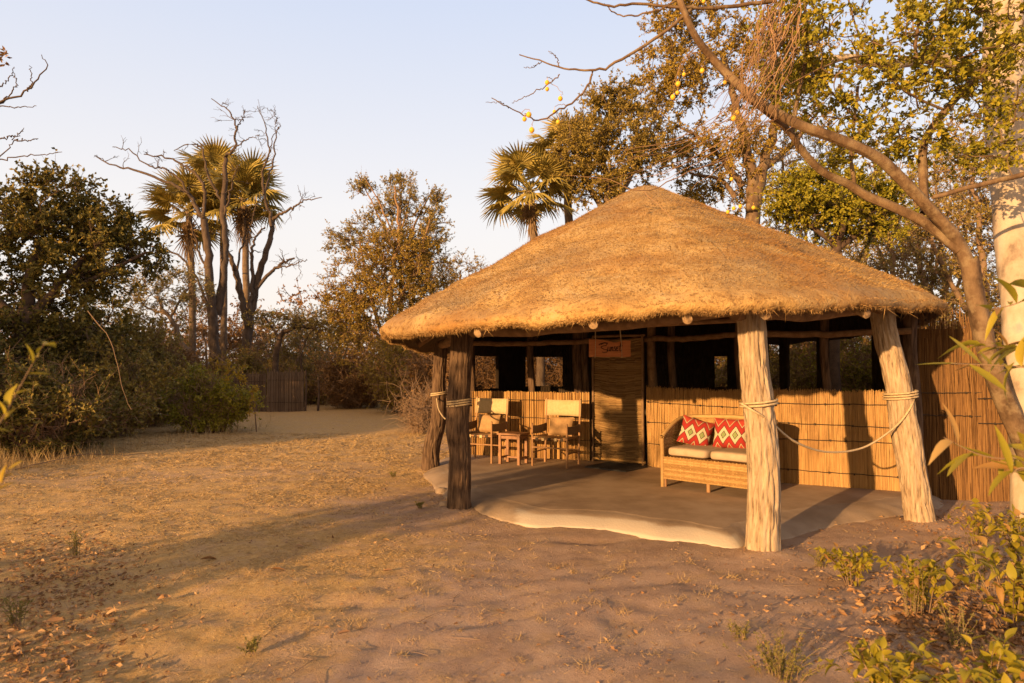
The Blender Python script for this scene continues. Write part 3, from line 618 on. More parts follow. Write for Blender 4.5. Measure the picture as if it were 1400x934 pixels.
S_ = [[(-.105, .035), (-.07, .052), (-.035, .05), (-.04, .03), (-.085, .02), (-.10, .005), (-.07, -.012), (-.035, -.02), (-.03, -.04), (-.06, -.05), (-.09, -.042)], [(-.125, .03), (-.11, .045), (-.06, .058), (-.02, .052)],
      [(-.02, .01), (-.025, -.02), (-.015, -.032), (0, -.018), (.005, .01), (.0, -.03), (.01, -.03)], [(.018, .012), (.012, -.032), (.018, -.005), (.03, .012), (.034, -.005), (.032, -.03), (.042, -.028)],
      [(.065, .012), (.052, .014), (.052, .0), (.064, -.012), (.06, -.03), (.046, -.028)], [(.072, -.01), (.09, -.002), (.088, .012), (.076, .01), (.072, -.015), (.082, -.032), (.096, -.02)],
      [(.122, .05), (.112, -.02), (.12, -.034), (.132, -.022)], [(.098, .018), (.145, .026)]]
g = G()
for st in S_:
    P = cat([(x * 1.05, -.0155, z_ * 1.1) for x, z_ in st], len(st) * 4); tubes(g, P, .0042, 4)
part('lettering', g, m_ink, sign, local=True)
for x, dx in ((-.17, .0), (.165, -.03)):
    g = G(); tube(g, [(x + dx * .5 - .006, -.018, -hh - .012), (x + dx, -.019, hh), (x + dx * 1.6, -.006, .30)], .0038, n=8, sides=5); tube(g, [(x + dx * .5 - .006, .018, -hh - .012), (x + dx, .019, hh), (x + dx * 1.6, .006, .30)], .0038, n=8, sides=5)
    part('hanging_cord', g, m_rope, sign, local=True)
pole('cross_pole', [A3(-.3, 8.55, 2.06), A3(1.1, 8.18, 2.07), A3(2.6, 7.75, 2.12)], .035, .03)

# ---- ropes
def coil(g, c, axis_r, ax, turns, dz, tilt=0.0, r=.0105):
    n = 28 * turns; a = np.linspace(0, 2 * pi * turns, n); P = np.stack([c[0] + axis_r * np.cos(a), c[1] + axis_r * np.sin(a), c[2] + dz * a / (2 * pi) + tilt * np.cos(a)], -1); tubes(g, P, r, 6)
def rope(name, c0, r0, c1, r1, pts, label, t0=3, t1=3):
    o = thing(name, label, 'rope', (c0[0], c0[1], c0[2]))
    g = G(); P = cat(pts, 70); tubes(g, P, .0105, 6)
    ph = np.linspace(0, 90, 70)
    part('hanging_span', g, m_rope, o, smooth=True)
    g = G(); coil(g, c0, r0, None, t0, .026, .012); part('coil', g, m_rope, o, smooth=True)
    g = G(); coil(g, c1, r1, None, t1, .026, .012); part('coil', g, m_rope, o, smooth=True)
cA = at(1037, 556, 5.95); cB = at(1231, 546, 7.08)
rope('rope_barrier', cA, .152, cB, .155, [at(1014, 552, 5.86), at(1030, 562, 5.79), at(1050, 574, 5.86), at(1085, 603, 6.15), at(1130, 618, 6.5), at(1180, 612, 6.8), at(1222, 585, 6.93), at(1243, 560, 6.93), at(1251, 540, 7.0)], 'tan rope looped from the thick pale post to the leaning right post', 2, 3)
cC = at(628, 556, 7.63); cD = at(600, 541, 10.43)
rope('rope_barrier', cC, .135, cD, .12, [at(616, 557, 7.58), at(613, 570, 8.1), at(608, 572, 9.0), at(600, 560, 9.9), at(597, 545, 10.3)], 'tan rope wound round the dark left post and its curved neighbour', 3, 2)

# ------------------------------------------------------------------ furniture
def safari_chair(loc, rz, label, cushion_label):
    t = thing('safari_chair', label, 'chair', loc, 'folding canvas chairs on the porch', rz)       # front faces -Y
    w2, d2 = .28, .23
    def bar(nm, p, q, r=.017, m=m_chairw, sides=8):
        g = G(); tube(g, [p, q], r, r * .9, n=3, sides=sides, cap=True); return part(nm, g, m, t, smooth=True, local=True)
    for sx in (-1, 1):
        bar('leg', (sx * w2, -d2, 0), (sx * w2, -d2, .64)); bar('leg', (sx * w2, d2, 0), (sx * w2, d2 + .08, .99), .018)
        bar('seat_rail', (sx * w2, -d2, .42), (sx * w2, d2 + .03, .42)); bar('stretcher', (sx * w2, -d2, .2), (sx * w2, d2, .2), .012)
        g = G(); yy = np.linspace(-d2, d2 + .05, 7); 
        for y0, y1 in zip(yy[:-1], yy[1:]):
            sagy = lambda y_: .60 - .015 * sin((y_ + d2) / (2 * d2) * pi)
            box(g, (sx * w2, (y0 + y1) / 2, (sagy(y0) + sagy(y1)) / 2 - .055), (.004, 0, 0), (0, (y1 - y0) / 2 + .001, (sagy(y1) - sagy(y0)) / 2), (0, 0, .06))
        part('arm_sling', g, m_brownc, t, local=True)
    bar('stretcher', (-w2, -d2, .28), (w2, -d2, .28), .013); bar('stretcher', (-w2, d2, .22), (w2, d2, .22), .012); bar('seat_rail', (-w2, -d2, .41), (w2, -d2, .41), .015)
    n = 9; xs = np.linspace(-w2 + .01, w2 - .01, n); yy = np.linspace(-d2, d2, 6); g = G()
    V = [[x, y_, z_] for z_off in (0, -.012) for y_ in yy for x in xs for z_ in [.445 - .035 * (1 - (x / w2) ** 2) + z_off]]
    i = np.arange(54).reshape(6, 9); q = np.stack([i[:-1, :-1], i[:-1, 1:], i[1:, 1:], i[1:, :-1]], -1).reshape(-1, 4)
    edge = [[i[0, k], i[0, k] + 54, i[0, k + 1] + 54, i[0, k + 1]] for k in range(8)]
    g.add(V, quads=np.vstack([q, q[:, ::-1] + 54, edge]), rnd=.5); part('seat_sling', g, m_tan, t, local=True, smooth=True)
    for k in range(5):
        g = G(); bx = -.2 + k * .1; bxz(g, bx - .022, bx + .022, -d2 - .02, -d2 + .022, .385, .428); part('strap', g, m_canvas if k % 2 else m_tie, t, local=True)
    g = G(); n = 11; xs = np.linspace(-w2 - .02, w2 + .02, n); V = []
    for off in (-.006, .006):
        for z_ in np.linspace(.72, .97, 5):
            for x in xs: V.append((x, d2 + .075 * z_ + .03 * (1 - (x / w2) ** 2) * .9 + off, z_ - .006 * (1 - (x / w2) ** 2) * (1 if z_ > .9 else -1)))
    i = np.arange(5 * n).reshape(5, n); q = np.stack([i[:-1, :-1], i[:-1, 1:], i[1:, 1:], i[1:, :-1]], -1).reshape(-1, 4); m5 = 5 * n
    ed = [[i[-1, k], i[-1, k + 1], i[-1, k + 1] + m5, i[-1, k] + m5] for k in range(n - 1)] + [[i[0, k], i[0, k] + m5, i[0, k + 1] + m5, i[0, k + 1]] for k in range(n - 1)] + [[i[k, 0], i[k + 1, 0], i[k + 1, 0] + m5, i[k, 0] + m5] for k in range(4)] + [[i[k, -1], i[k, -1] + m5, i[k + 1, -1] + m5, i[k + 1, -1]] for k in range(4)]
    g.add(V, quads=np.vstack([q, q[:, ::-1] + m5, ed]), rnd=.5); part('back_sling', g, m_canvas, t, local=True, smooth=True)
    return t
def pillow_geo(w_, h_, th, n=17, corner=.06):
    g = G(); u = np.linspace(-1, 1, n); U, Vv = np.meshgrid(u, u)
    prof = ((1 - U ** 4) * (1 - Vv ** 4)) ** .6
    sx = 1 - corner * (1 - np.abs(Vv) ** 3) * 1.0 * 0 - .07 * (1 - Vv ** 2); sz = 1 - .07 * (1 - U ** 2)
    front = np.stack([U * sx * w_ / 2, -prof * th / 2, Vv * sz * h_ / 2], -1); back = front * A3(1, -1, 1)
    wr = (fbm(front * 14, 3) - .5) * .045 * prof; front[..., 1] += wr
    i = np.arange(n * n).reshape(n, n); q = np.stack([i[:-1, :-1], i[:-1, 1:], i[1:, 1:], i[1:, :-1]], -1).reshape(-1, 4)
    g.add(np.vstack([front.reshape(-1, 3), back.reshape(-1, 3)]), quads=np.vstack([q, q[:, ::-1] + n * n]), rnd=.5); return g
def pillow(name, loc, rot, size, mat, label, cat_='cushion', group=None):
    o = solo(name, pillow_geo(*size), mat, label, cat_, (0, 0, 0), group, smooth=True, local=True); o.location = tuple(loc); o.rotation_euler = rot; return o
ang = math.atan2(-.27, .53)
rc = gnd(748, 638, FLZ); rc = A3(.66, 10.38, FLZ)
safari_chair(rc, ang, 'cream canvas folding armchair beside the reed door, nearer the door', '')
safari_chair(rc + A3(-1.12, .50, 0), ang, 'cream canvas folding armchair half hidden behind the dark left post', '')
for k, (b_, lab) in enumerate([(rc, 'plump tan cushion on the canvas chair nearer the door'), (rc + A3(-1.12, .50, 0), 'plump tan cushion on the canvas chair behind the dark post')]):
    f = A3(sin(ang), -cos(ang), 0)
    pillow('tan_cushion', b_ + A3(0, 0, .575) - f * .13 + A3(cos(ang), sin(ang), 0) * .03, (R(-14), 0, ang), (.40, .30, .13), m_tan, lab, group='tan cushions on the canvas chairs')
tb = thing('side_table', 'low dark wooden stool table between the two canvas chairs', 'table', (.02, 10.56, FLZ), rz=ang)
g = G(); bxz(g, -.20, .20, -.17, .17, .445, .47); part('table_top', g, m_tablew, tb, local=True)
for sx in (-1, 1):
    for sy in (-1, 1):
        g = G(); bxz(g, sx * .16 - .02, sx * .16 + .02, sy * .13 - .02, sy * .13 + .02, 0, .443); part('leg', g, m_tablew, tb, local=True)
    g = G(); bxz(g, sx * .16 - .010, sx * .16 + .010, -.11, .11, .385, .43); part('apron', g, m_tablew, tb, local=True); g = G(); bxz(g, sx * .16 - .009, sx * .16 + .009, -.11, .11, .08, .11); part('stretcher', g, m_tablew, tb, local=True)
for sy in (-1, 1):
    g = G(); bxz(g, -.14, .14, sy * .13 - .010, sy * .13 + .010, .385, .43); part('apron', g, m_tablew, tb, local=True)
g = G(); bxz(g, -.14, .14, -.009, .009, .082, .108); part('stretcher', g, m_tablew, tb, local=True)
# doormat
p0, p1, p2, p3 = gnd(808, 640, FLZ), gnd(822, 632, FLZ), gnd(876, 638, FLZ), gnd(866, 647, FLZ)
g = G(); c = (p0 + p1 + p2 + p3) / 4; uu = ((p2 + p3) - (p0 + p1)) / 4; vv = ((p1 + p2) - (p0 + p3)) / 4; vv = vv - uu * np.dot(vv, uu) / np.dot(uu, uu)
uu[2] = vv[2] = 0; nm = 40
for k in range(nm):
    t = -1 + 2 * (k + .5) / nm; box(g, c + uu * t + A3(0, 0, .008), uu / nm * .8, vv, A3(0, 0, .009 + .002 * (k % 2)))
box(g, c + A3(0, 0, .004), uu, vv * .97, A3(0, 0, .005))
solo('doormat', g, m_mat, 'dark grey ribbed mat lying on the concrete before the reed door', 'doormat', c)

# sofa, local: front -Y, width along X
sofa = thing('wicker_sofa', 'honey-coloured wicker sofa with beige seat cushions against the reed wall', 'sofa', (2.55, 8.39, FLZ), rz=R(-43))
def weave(o, u, v, wdt, hgt, topf=None, sp=.016, st=.045, r=.0085):
    """horizontal strands over vertical stakes on the patch o + u*x + v*z (may follow a curve if o is callable)"""
    g = G(); K = int(wdt / st * 2) + 1; t = np.linspace(0, wdt, K); n = int(hgt / sp); nrm_ = np.cross(u, v) if not callable(o) else None
    rows = []
    for k in range(n):
        z_ = (k + .5) * sp; s = np.sin(t / st * pi + (k % 2) * pi) * .006
        if callable(o): P, N = o(t); P = P + N * s[:, None]; P[:, 2] += z_
        else: P = o + u * t[:, None] + v * z_ + nrm_ * s[:, None]
        if topf is not None:
            m = topf(t) >= z_
            if m.sum() < 3: continue
            i0, i1 = np.where(m)[0][[0, -1]]; P = P[i0:i1 + 1]
        tubes(g, P, r, 4)
    for x in np.arange(st / 2, wdt, st):
        if callable(o): P, N = o(np.array([x])); p = P[0]
        else: p = o + u * x
        h_ = hgt if topf is None else float(topf(np.array([x]))[0])
        tubes(g, np.array([p, p + (A3(0, 0, 1) if callable(o) else v) * h_]), .005, 4)
    return g
SW, SD = 1.20, .70; hw = SW / 2
part('front_panel', weave(A3(-hw, -SD / 2, .10), A3(1, 0, 0), A3(0, 0, 1), SW, .28), m_wick, sofa, local=True, kind='stuff')
# one curved sheet: arm - back - arm
rc_ = .16; arcL = SD - rc_ ; back_len = SW - 2 * rc_; qc = rc_ * pi / 2; TOT = 2 * arcL + 2 * qc + back_len
def shell(t):
    t = np.asarray(t, float); P = np.zeros((len(t), 3)); N = np.zeros((len(t), 3))
    for i, x in enumerate(t):
        if x < arcL: P[i] = (-hw, -SD / 2 + x, .10); N[i] = (1, 0, 0)
        elif x < arcL + qc: a_ = (x - arcL) / rc_; P[i] = (-hw + rc_ - rc_ * cos(a_), SD / 2 - rc_ + rc_ * sin(a_), .10); N[i] = (cos(a_), -sin(a_), 0)
        elif x < arcL + qc + back_len: P[i] = (-hw + rc_ + (x - arcL - qc), SD / 2, .10); N[i] = (0, -1, 0)
        elif x < arcL + 2 * qc + back_len: a_ = (x - arcL - qc - back_len) / rc_; P[i] = (hw - rc_ + rc_ * sin(a_), SD / 2 - rc_ + rc_ * cos(a_), .10); N[i] = (-sin(a_), -cos(a_), 0)
        else: P[i] = (hw, SD / 2 - rc_ - (x - arcL - 2 * qc - back_len), .10); N[i] = (-1, 0, 0)
    return P, N
def shtop(t):
    e_ = np.minimum(t, TOT - t); return .52 + .21 * np.sin(np.clip(e_ / .60, 0, 1) * pi / 2) ** .9 + .03 * np.clip((e_ - .6) / .7, 0, 1)
part('backrest', weave(shell, None, None, TOT, .88, shtop), m_wick, sofa, local=True, kind='stuff')
g = G(); t = np.linspace(0, TOT - .001, 90); P, N = shell(t); P[:, 2] += shtop(t); tubes(g, P, .026, 8)
part('rolled_rim', g, m_wick, sofa, local=True, smooth=True)
for sx in (-1, 1):
    g = G(); tube(g, [(sx * hw, -SD / 2, .0), (sx * hw, -SD / 2, .35), (sx * hw, -SD / 2 - .01, .6)], .024, .03, n=10, sides=8, cap=True); part('arm_post', g, m_wick, sofa, local=True, smooth=True)
for x, y_ in ((-hw + .02, -SD / 2 + .03), (0, -SD / 2 + .03), (hw - .02, -SD / 2 + .03), (-hw + .02, SD / 2 - .05), (hw - .02, SD / 2 - .05)):
    g = G(); tube(g, [(x, y_, 0), (x, y_, .12)], .024, .026, n=3, sides=8, cap=True); part('leg', g, m_chairw, sofa, local=True, smooth=True)
g = G(); bxz(g, -hw + .02, hw - .02, -SD / 2 + .015, SD / 2 - .03, .34, .37); part('seat_frame', g, m_chairw, sofa, local=True)
def pad(x0, x1, y0, y1, z0, z1):
    g = G(); n = 13; u = np.linspace(-1, 1, n); U, V_ = np.meshgrid(u, u); sg_ = lambda a: np.sign(a) * np.abs(a) ** .55
    # superellipsoid cushion
    th = np.linspace(-pi / 2, pi / 2, 13); ph = np.linspace(0, 2 * pi, 37)[:-1]; TH, PH = np.meshgrid(th, ph, indexing='ij'); pw = lambda a, e_: np.sign(a) * np.abs(a) ** e_
    P = np.stack([pw(np.cos(TH), .25) * pw(np.cos(PH), .28) * (x1 - x0) / 2 + (x0 + x1) / 2, pw(np.cos(TH), .25) * pw(np.sin(PH), .28) * (y1 - y0) / 2 + (y0 + y1) / 2, pw(np.sin(TH), .5) * (z1 - z0) / 2 + (z0 + z1) / 2], -1)
    P[..., 2] += .012 * np.cos((P[..., 0] - (x0 + x1) / 2) * 4)
    i = np.arange(13 * 36).reshape(13, 36); nx = np.roll(i, -1, 1); g.add(P, quads=np.stack([i[:-1], nx[:-1], nx[1:], i[1:]], -1), rnd=.5); return g
part('seat_cushion', pad(-hw + .05, -.01, -SD / 2 - .01, SD / 2 - .06, .375, .49), m_cush, sofa, local=True, smooth=True)
part('seat_cushion', pad(.01, hw - .05, -SD / 2 - .01, SD / 2 - .06, .375, .49), m_cush, sofa, local=True, smooth=True)
def sofa_w(x, y_, z_): a_ = R(-43); return A3(2.55 + x * cos(a_) - y_ * sin(a_), 8.39 + x * sin(a_) + y_ * cos(a_), FLZ + z_)
pillow('patterned_cushion', sofa_w(-.36, .06, .655), (R(-17), R(16), R(-43 + 30)), (.40, .36, .15), m_kilim, 'red and black kilim cushion slumped in the left corner of the wicker sofa')
pillow('patterned_cushion', sofa_w(.07, .14, .665), (R(-15), 0, R(-43 + 8)), (.44, .38, .15), m_kilim, 'coral kilim cushion with a row of white diamonds, middle of the wicker sofa')

# ------------------------------------------------------------------ fences
ft = thing('reed_screen', 'tall tawny reed screen joined to the right end of the hut', 'fence', (5.4, 8.15, 0))
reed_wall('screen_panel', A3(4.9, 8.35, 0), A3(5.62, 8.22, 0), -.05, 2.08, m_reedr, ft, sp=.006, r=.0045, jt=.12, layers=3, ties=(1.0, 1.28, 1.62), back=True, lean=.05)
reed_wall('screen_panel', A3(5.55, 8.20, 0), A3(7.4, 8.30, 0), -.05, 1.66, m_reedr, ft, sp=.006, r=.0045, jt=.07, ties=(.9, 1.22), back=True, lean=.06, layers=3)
g = G(); tube(g, [(5.6, 8.3, 0), (5.62, 8.3, 1.2), (5.58, 8.3, 2.2)], .05, .04, n=8); part('fence_post', g, m_postd, ft, smooth=True)
fp = thing('reed_fence', 'weathered grey reed panel fence among bushes across the clearing', 'fence', (-8.4, 24.3, 0))
reed_wall('fence_panel', A3(-10.0, 24.0, 0), A3(-8.7, 24.2, 0), -.05, 1.35, m_reedg, fp, sp=.035, r=.018, layers=1, jt=.07, ties=(.3, 1.05))
reed_wall('fence_panel', A3(-8.65, 24.15, 0), A3(-7.45, 24.5, 0), -.05, 1.40, m_reedg, fp, sp=.035, r=.018, layers=1, jt=.05, ties=(.3, 1.1))
for x, y_, h_ in ((-7.4, 24.5, 1.45), (-7.0, 24.7, 1.2), (-8.68, 24.28, 1.5)):
    g = G(); tube(g, [(x, y_, -.05), (x + .03, y_, h_ * .5), (x, y_, h_)], .045, .035, n=6, sides=7, cap=True); part('fence_post', g, m_barkd, fp, smooth=True)
# ------------------------------------------------------------------ vegetation
def ell(c, r, n, shell=.48):
    d = rdir(n); u = rng.random(n) ** shell; return np.asarray(c) + d * np.asarray(r) * u[:, None]
def twigs_from(C, rl, per, up=.15, K=4, outc=None, spread=1.0):
    """short twigs radiating from clump centres C"""
    n = len(C) * per; S = np.repeat(C, per, 0); D = rdir(n, up)
    if outc is not None: D = nrm(D + nrm(S - outc) * .7)
    L = rl * rng.uniform(.45, 1.1, n); k = np.linspace(0, 1, K)
    side = rdir(n) * .35
    P = S[:, None] + (D[:, None] * k[None, :, None] + side[:, None] * (k ** 2)[None, :, None]) * L[:, None, None]
    P[:, 1:] += rng.normal(0, .05, (n, K - 1, 3)) * L[:, None, None] * .6
    return P
def along(P, m, lo=.15):
    n, K, _ = P.shape; t = lo + (1 - lo) * rng.random((n, m)); u = t * (K - 1); i = np.minimum(u.astype(int), K - 2); f = (u - i)[..., None]
    a = np.take_along_axis(P, i[..., None].repeat(3, -1), 1); b = np.take_along_axis(P, (i + 1)[..., None].repeat(3, -1), 1)
    return (a + (b - a) * f).reshape(-1, 3), nrm(b - a).reshape(-1, 3)
def tree(name, label, cat_, base, limbs, ells, lf, bark, nclump=90, per=6, tw=.45, m=9, ll=.07, lw=.04, r_br=.03, up=.15, group=None, tsides=7, twr=.006, twig_mat=None, drop=0.0, rough=0, jitter=.06, crown_name='crown'):
    """limbs: list of (pts, r0, r1); ells: list of (centre, radii, weight)"""
    base = np.asarray(base, float); o = thing(name, label, cat_, base, group)
    g = G(); nodes = []
    for pts, a, b in limbs:
        L = sum(np.linalg.norm(np.asarray(q) - np.asarray(p)) for p, q in zip(pts[:-1], pts[1:])); n = max(8, int(L / .25)); n = min(n, 40)
        if rough and a > .03:
            g.join(log_post(pts, [a, (a + b) / 2, b], sides=28, rings=int(60 + L * 30), amp=rough, seed=a * 90, flare=0)); P = cat(pts, n)
        else: P = tube(g, pts, a, b, n=n, sides=tsides, jit=min(jitter * a * 3, .03))
        nodes.append(P[len(P) // 4:])
    nodes = np.vstack(nodes); wts = np.array([e_[2] for e_ in ells], float); wts /= wts.sum()
    C = np.vstack([ell(c, r, max(1, int(nclump * w_))) for (c, r, _), w_ in zip(ells, wts)]); cen = np.average([e_[0] for e_ in ells], axis=0, weights=wts)
    C = C[C[:, 2] > .15]
    C = C[np.argsort(np.min(np.linalg.norm(C[:, None] - nodes[None], axis=2), 1))]
    for c in C:
        d = np.linalg.norm(nodes - c, axis=1) + np.maximum(nodes[:, 2] - c[2], 0) * .6; j = int(np.argmin(d)); p = nodes[j]; L = np.linalg.norm(c - p)
        if L < .05: continue
        mid = (p + c) / 2 + A3(0, 0, -drop * L + .12 * L) + rng.normal(0, .09 * L, 3); P = cat([p, mid, c], 6)
        rr = min(r_br, .008 + .014 * L); tubes(g, P, np.linspace(rr, twr, 6), 4); nodes = np.vstack([nodes, P[2:]])
    T = twigs_from(C, tw, per, up, outc=cen); tubes(g, T, np.linspace(twr, twr * .4, T.shape[1])[None].repeat(len(T), 0), 3)
    part('trunk', g, bark, o, smooth=True)
    if m:
        g = G(); P, D = along(T, m); n = len(P); keep = fbm(P * (1.4 / max(tw, .3)), 2) > .36; P = P[keep]; D = D[keep]; n = len(P)
        leaves(g, P, nrm(D * .6 + rdir(n) * .9), ll * rng.uniform(.6, 1.25, n), lw * rng.uniform(.7, 1.2, n)); part(crown_name, g, lf, o)
    return o
def shrub(name, label, base, r, h, lf, bark, stems=14, per=7, m=10, ll=.06, lw=.035, tw=.35, group=None, cat_='shrub', spread=1.0, twr=.005, z0=.0, kstem=3, dens=1.0):
    """many stems arching out of the ground, twigs all along them"""
    base = np.asarray(base, float); o = thing(name, label, cat_, base, group); K = 8; k = np.linspace(0, 1, K); r = np.broadcast_to(r, (2,))
    a = rng.uniform(0, 2 * pi, stems); q = np.sqrt(rng.random(stems)); tip = np.stack([base[0] + r[0] * q * np.cos(a) * spread, base[1] + r[1] * q * np.sin(a) * spread, base[2] + h * (1 - .45 * q ** 2) * rng.uniform(.65, 1.05, stems)], -1)
    root = np.stack([base[0] + r[0] * .35 * q * np.cos(a), base[1] + r[1] * .35 * q * np.sin(a), np.full(stems, base[2] - .05)], -1)
    P = root[:, None] + (tip - root)[:, None] * np.stack([k ** 1.4, k ** 1.4, k ** .85], -1)[None]; P[:, 1:] += rng.normal(0, .025 * h, (stems, K - 1, 3))
    g = G(); tubes(g, P, np.linspace(.012 + .006 * h, .004, K)[None].repeat(stems, 0), 5)
    C, _ = along(P, int(kstem * 3), .12); C = C + rng.normal(0, .08 * h, C.shape) * A3(1, 1, .5); C[:, 2] = np.maximum(C[:, 2], base[2] + z0 + .05)
    T = twigs_from(C, tw, per, .1); tubes(g, T, np.linspace(twr, twr * .4, T.shape[1])[None].repeat(len(T), 0), 3); part('stems', g, bark, o)
    if m:
        g = G(); P, D = along(T, m, .05); P = P[P[:, 2] > .02]; D = D[:len(P)]; n = len(P); keep = fbm(P * 2.2, 2) > .40; P = P[keep]; n = len(P); leaves(g, P, rdir(n), ll * rng.uniform(.6, 1.25, n), lw * rng.uniform(.7, 1.2, n)); part('foliage', g, lf, o)
    return o

# ---- fan palms
def fan_leaf(nseg=26, rad=.85, pet=.75, droop=.25):
    g = G(); a0 = R(128)
    tube(g, [(0, 0, 0), (0, pet * .5, .03), (0, pet, 0)], .022, .014, n=5, sides=5, rnd=.8)
    for k in range(nseg):
        a = -a0 + 2 * a0 * k / (nseg - 1); ln = rad * (1 - .25 * (abs(a) / a0) ** 2) * random.uniform(.88, 1.05); d = A3(sin(a), cos(a), .18 - .28 * abs(a) / a0)
        s = A3(cos(a), -sin(a), 0); t = [0, .45, .75, 1]; wd = [.010, .085 * rad, .055 * rad, .002]
        base = A3(0, pet, 0); V = []
        for tt, w_ in zip(t, wd):
            p = base + d * ln * tt - A3(0, 0, droop * ln * tt ** 2.5 * random.uniform(.6, 1.3)); V += [p - s * w_ / 2, p + A3(0, 0, w_ * .5), p + s * w_ / 2]
        q = []
        for j in range(3): b_ = 3 * j; q += [[b_, b_ + 1, b_ + 4, b_ + 3], [b_ + 1, b_ + 2, b_ + 5, b_ + 4]]
        g.add(V, quads=q, rnd=random.random())
    return g
FANS = [fan_leaf(30, .9, .75, .25), fan_leaf(28, .8, .9, .5), fan_leaf(26, .8, .8, .8)]
FM = [f.mesh('frond') for f in FANS]; FD = fan_leaf(16, 1.0, .35, .15).mesh('dead_frond')
for me in FM: me.materials.append(lf_palm)
FD.materials.append(lf_palmd)
def palm(label, base, top, r0, r1, n=24, size=1.0, dead=10, mat=m_bark, seed=0):
    rr = random.Random(seed); base = np.asarray(base); top = np.asarray(top); o = thing('fan_palm', label, 'palm', base)
    g = G(); mid = (base + top) / 2 + A3(.12, 0, 0); P = tube(g, [base - A3(0, 0, .1), mid, top], r0, r1, n=24, sides=10, jit=.008); part('trunk', g, mat, o, smooth=True)
    loc = top - base
    from mathutils import Euler
    for k in range(n + dead):
        d_ = k >= n; me = FD if d_ else FM[rr.randrange(3)]; f = bpy.data.objects.new('dead_frond' if d_ else 'frond', me); COL.objects.link(f); f.parent = o; f.location = tuple(loc - A3(0, 0, (.25 + .25 * rr.random()) * size if d_ else 0.0))
        el = R(rr.uniform(-93, -84)) if d_ else R(-35 + 115 * (k / (n - 1)) + rr.uniform(-8, 8)); az = k * 2.399 + rr.uniform(-.3, .3)
        f.rotation_euler = Euler((el, rr.uniform(-.3, .3), az), 'XYZ'); s_ = size * rr.uniform(.85, 1.1); f.scale = (s_ * .38, s_, s_ * .5) if d_ else (s_, s_, s_)
    return o
b = at(335, 480, 30); b[2] = 0
palm('fan palm with pale slim trunk right of the dead tree, full crown', b, at(333, 272, 30), .17, .13, 26, 1.32, 12, m_bark, 1)
b = at(262, 480, 30); b[2] = 0
palm('fan palm left of the dead trunks with drooping yellowing fronds', b, at(258, 290, 30), .16, .13, 24, 1.32, 9, m_bark, 2)
b = at(305, 480, 32); b[2] = 0
palm('tallest fan palm, crown showing behind the bare branches', b, at(302, 248, 32), .16, .13, 22, 1.3, 6, m_bark, 3)
b = at(738, 400, 17); b[2] = 0
palm('fan palm rising behind the left slope of the thatched roof', b, at(724, 262, 17), .11, .10, 22, .82, 6, m_bark, 4)
b = at(778, 400, 18.5); b[2] = 0
palm('smaller fan palm half hidden in the olive tree behind the roof', b, at(772, 205, 18.5), .12, .11, 18, .7, 4, m_bark, 5)

# ---- dead trees
def dead_tree(label, base, limbs, Y, seed, dj=1.0):
    rs_ = np.random.default_rng(seed); o = thing('dead_tree', label, 'tree', base); g = G(); gt = G()
    for pix, r0, r1 in limbs:
        off = rs_.normal(0, .25) * dj; pts = [at(x, y, Y + off * (k / len(pix)) * 3) for k, (x, y) in enumerate(pix)]
        P = cat(pts, 26); P[1:-1] += rs_.normal(0, .03, (24, 3)); tubes(g, P, np.linspace(r0 * .7, r1 * .75, 26), 8)
        for k in range(6 if r1 < .06 else 3):
            i = rs_.integers(8, 25); d = nrm(P[i] - P[i - 1] + rs_.normal(0, .8, 3) * .9 * .5 + A3(0, 0, .12)); ln = rs_.uniform(.25, .8); K = 6; kk = np.linspace(0, 1, K)
            Q = P[i] + d * (kk * ln)[:, None] + rs_.normal(0, .06, 3) * (kk ** 2)[:, None] * 3; Q[1:] += rs_.normal(0, .03, (K - 1, 3)); tubes(gt, Q, np.linspace(min(r1 * .7, .025), .006, K), 4)
            for _ in range(2):
                j = rs_.integers(2, 5); d2 = nrm(d + rs_.normal(0, .6, 3)); Q2 = Q[j] + d2 * (kk * ln * .45)[:, None] + rs_.normal(0, .02, (K, 3)); tubes(gt, Q2, np.linspace(.010, .005, K), 3)
    part('trunk', g, m_barkg, o, smooth=True); part('twigs', gt, m_barkg, o, kind='stuff')
b = at(298, 500, 27); b[2] = 0
dead_tree('bare grey dead tree, left-hand of two, its limbs reaching far left', b, [
    ([(298, 545), (293, 480), (292, 440), (288, 400), (284, 350), (279, 300)], .33, .18), ([(296, 430), (304, 390), (308, 345), (306, 290), (308, 234), (307, 214)], .27, .09),
    ([(279, 300), (262, 272), (256, 262), (230, 250), (184, 232), (158, 227), (130, 213)], .13, .025), ([(279, 300), (276, 250), (243, 221), (197, 211)], .11, .03),
    ([(262, 272), (240, 240), (223, 231), (204, 227), (177, 206), (154, 201)], .07, .02), ([(307, 214), (320, 204), (322, 175), (315, 155), (289, 135)], .09, .02), ([(322, 175), (332, 162), (335, 150)], .04, .015),
    ([(318, 206), (335, 192), (355, 184)], .04, .015), ([(306, 290), (296, 262), (283, 235), (278, 205), (262, 197), (238, 206)], .09, .02), ([(292, 440), (275, 395), (245, 350), (200, 335), (160, 325)], .09, .02),
    ([(306, 300), (318, 250), (325, 225)], .08, .02), ([(290, 380), (270, 340), (262, 305), (250, 285)], .08, .02)], 27, 5)
b = at(338, 480, 28); b[2] = 0
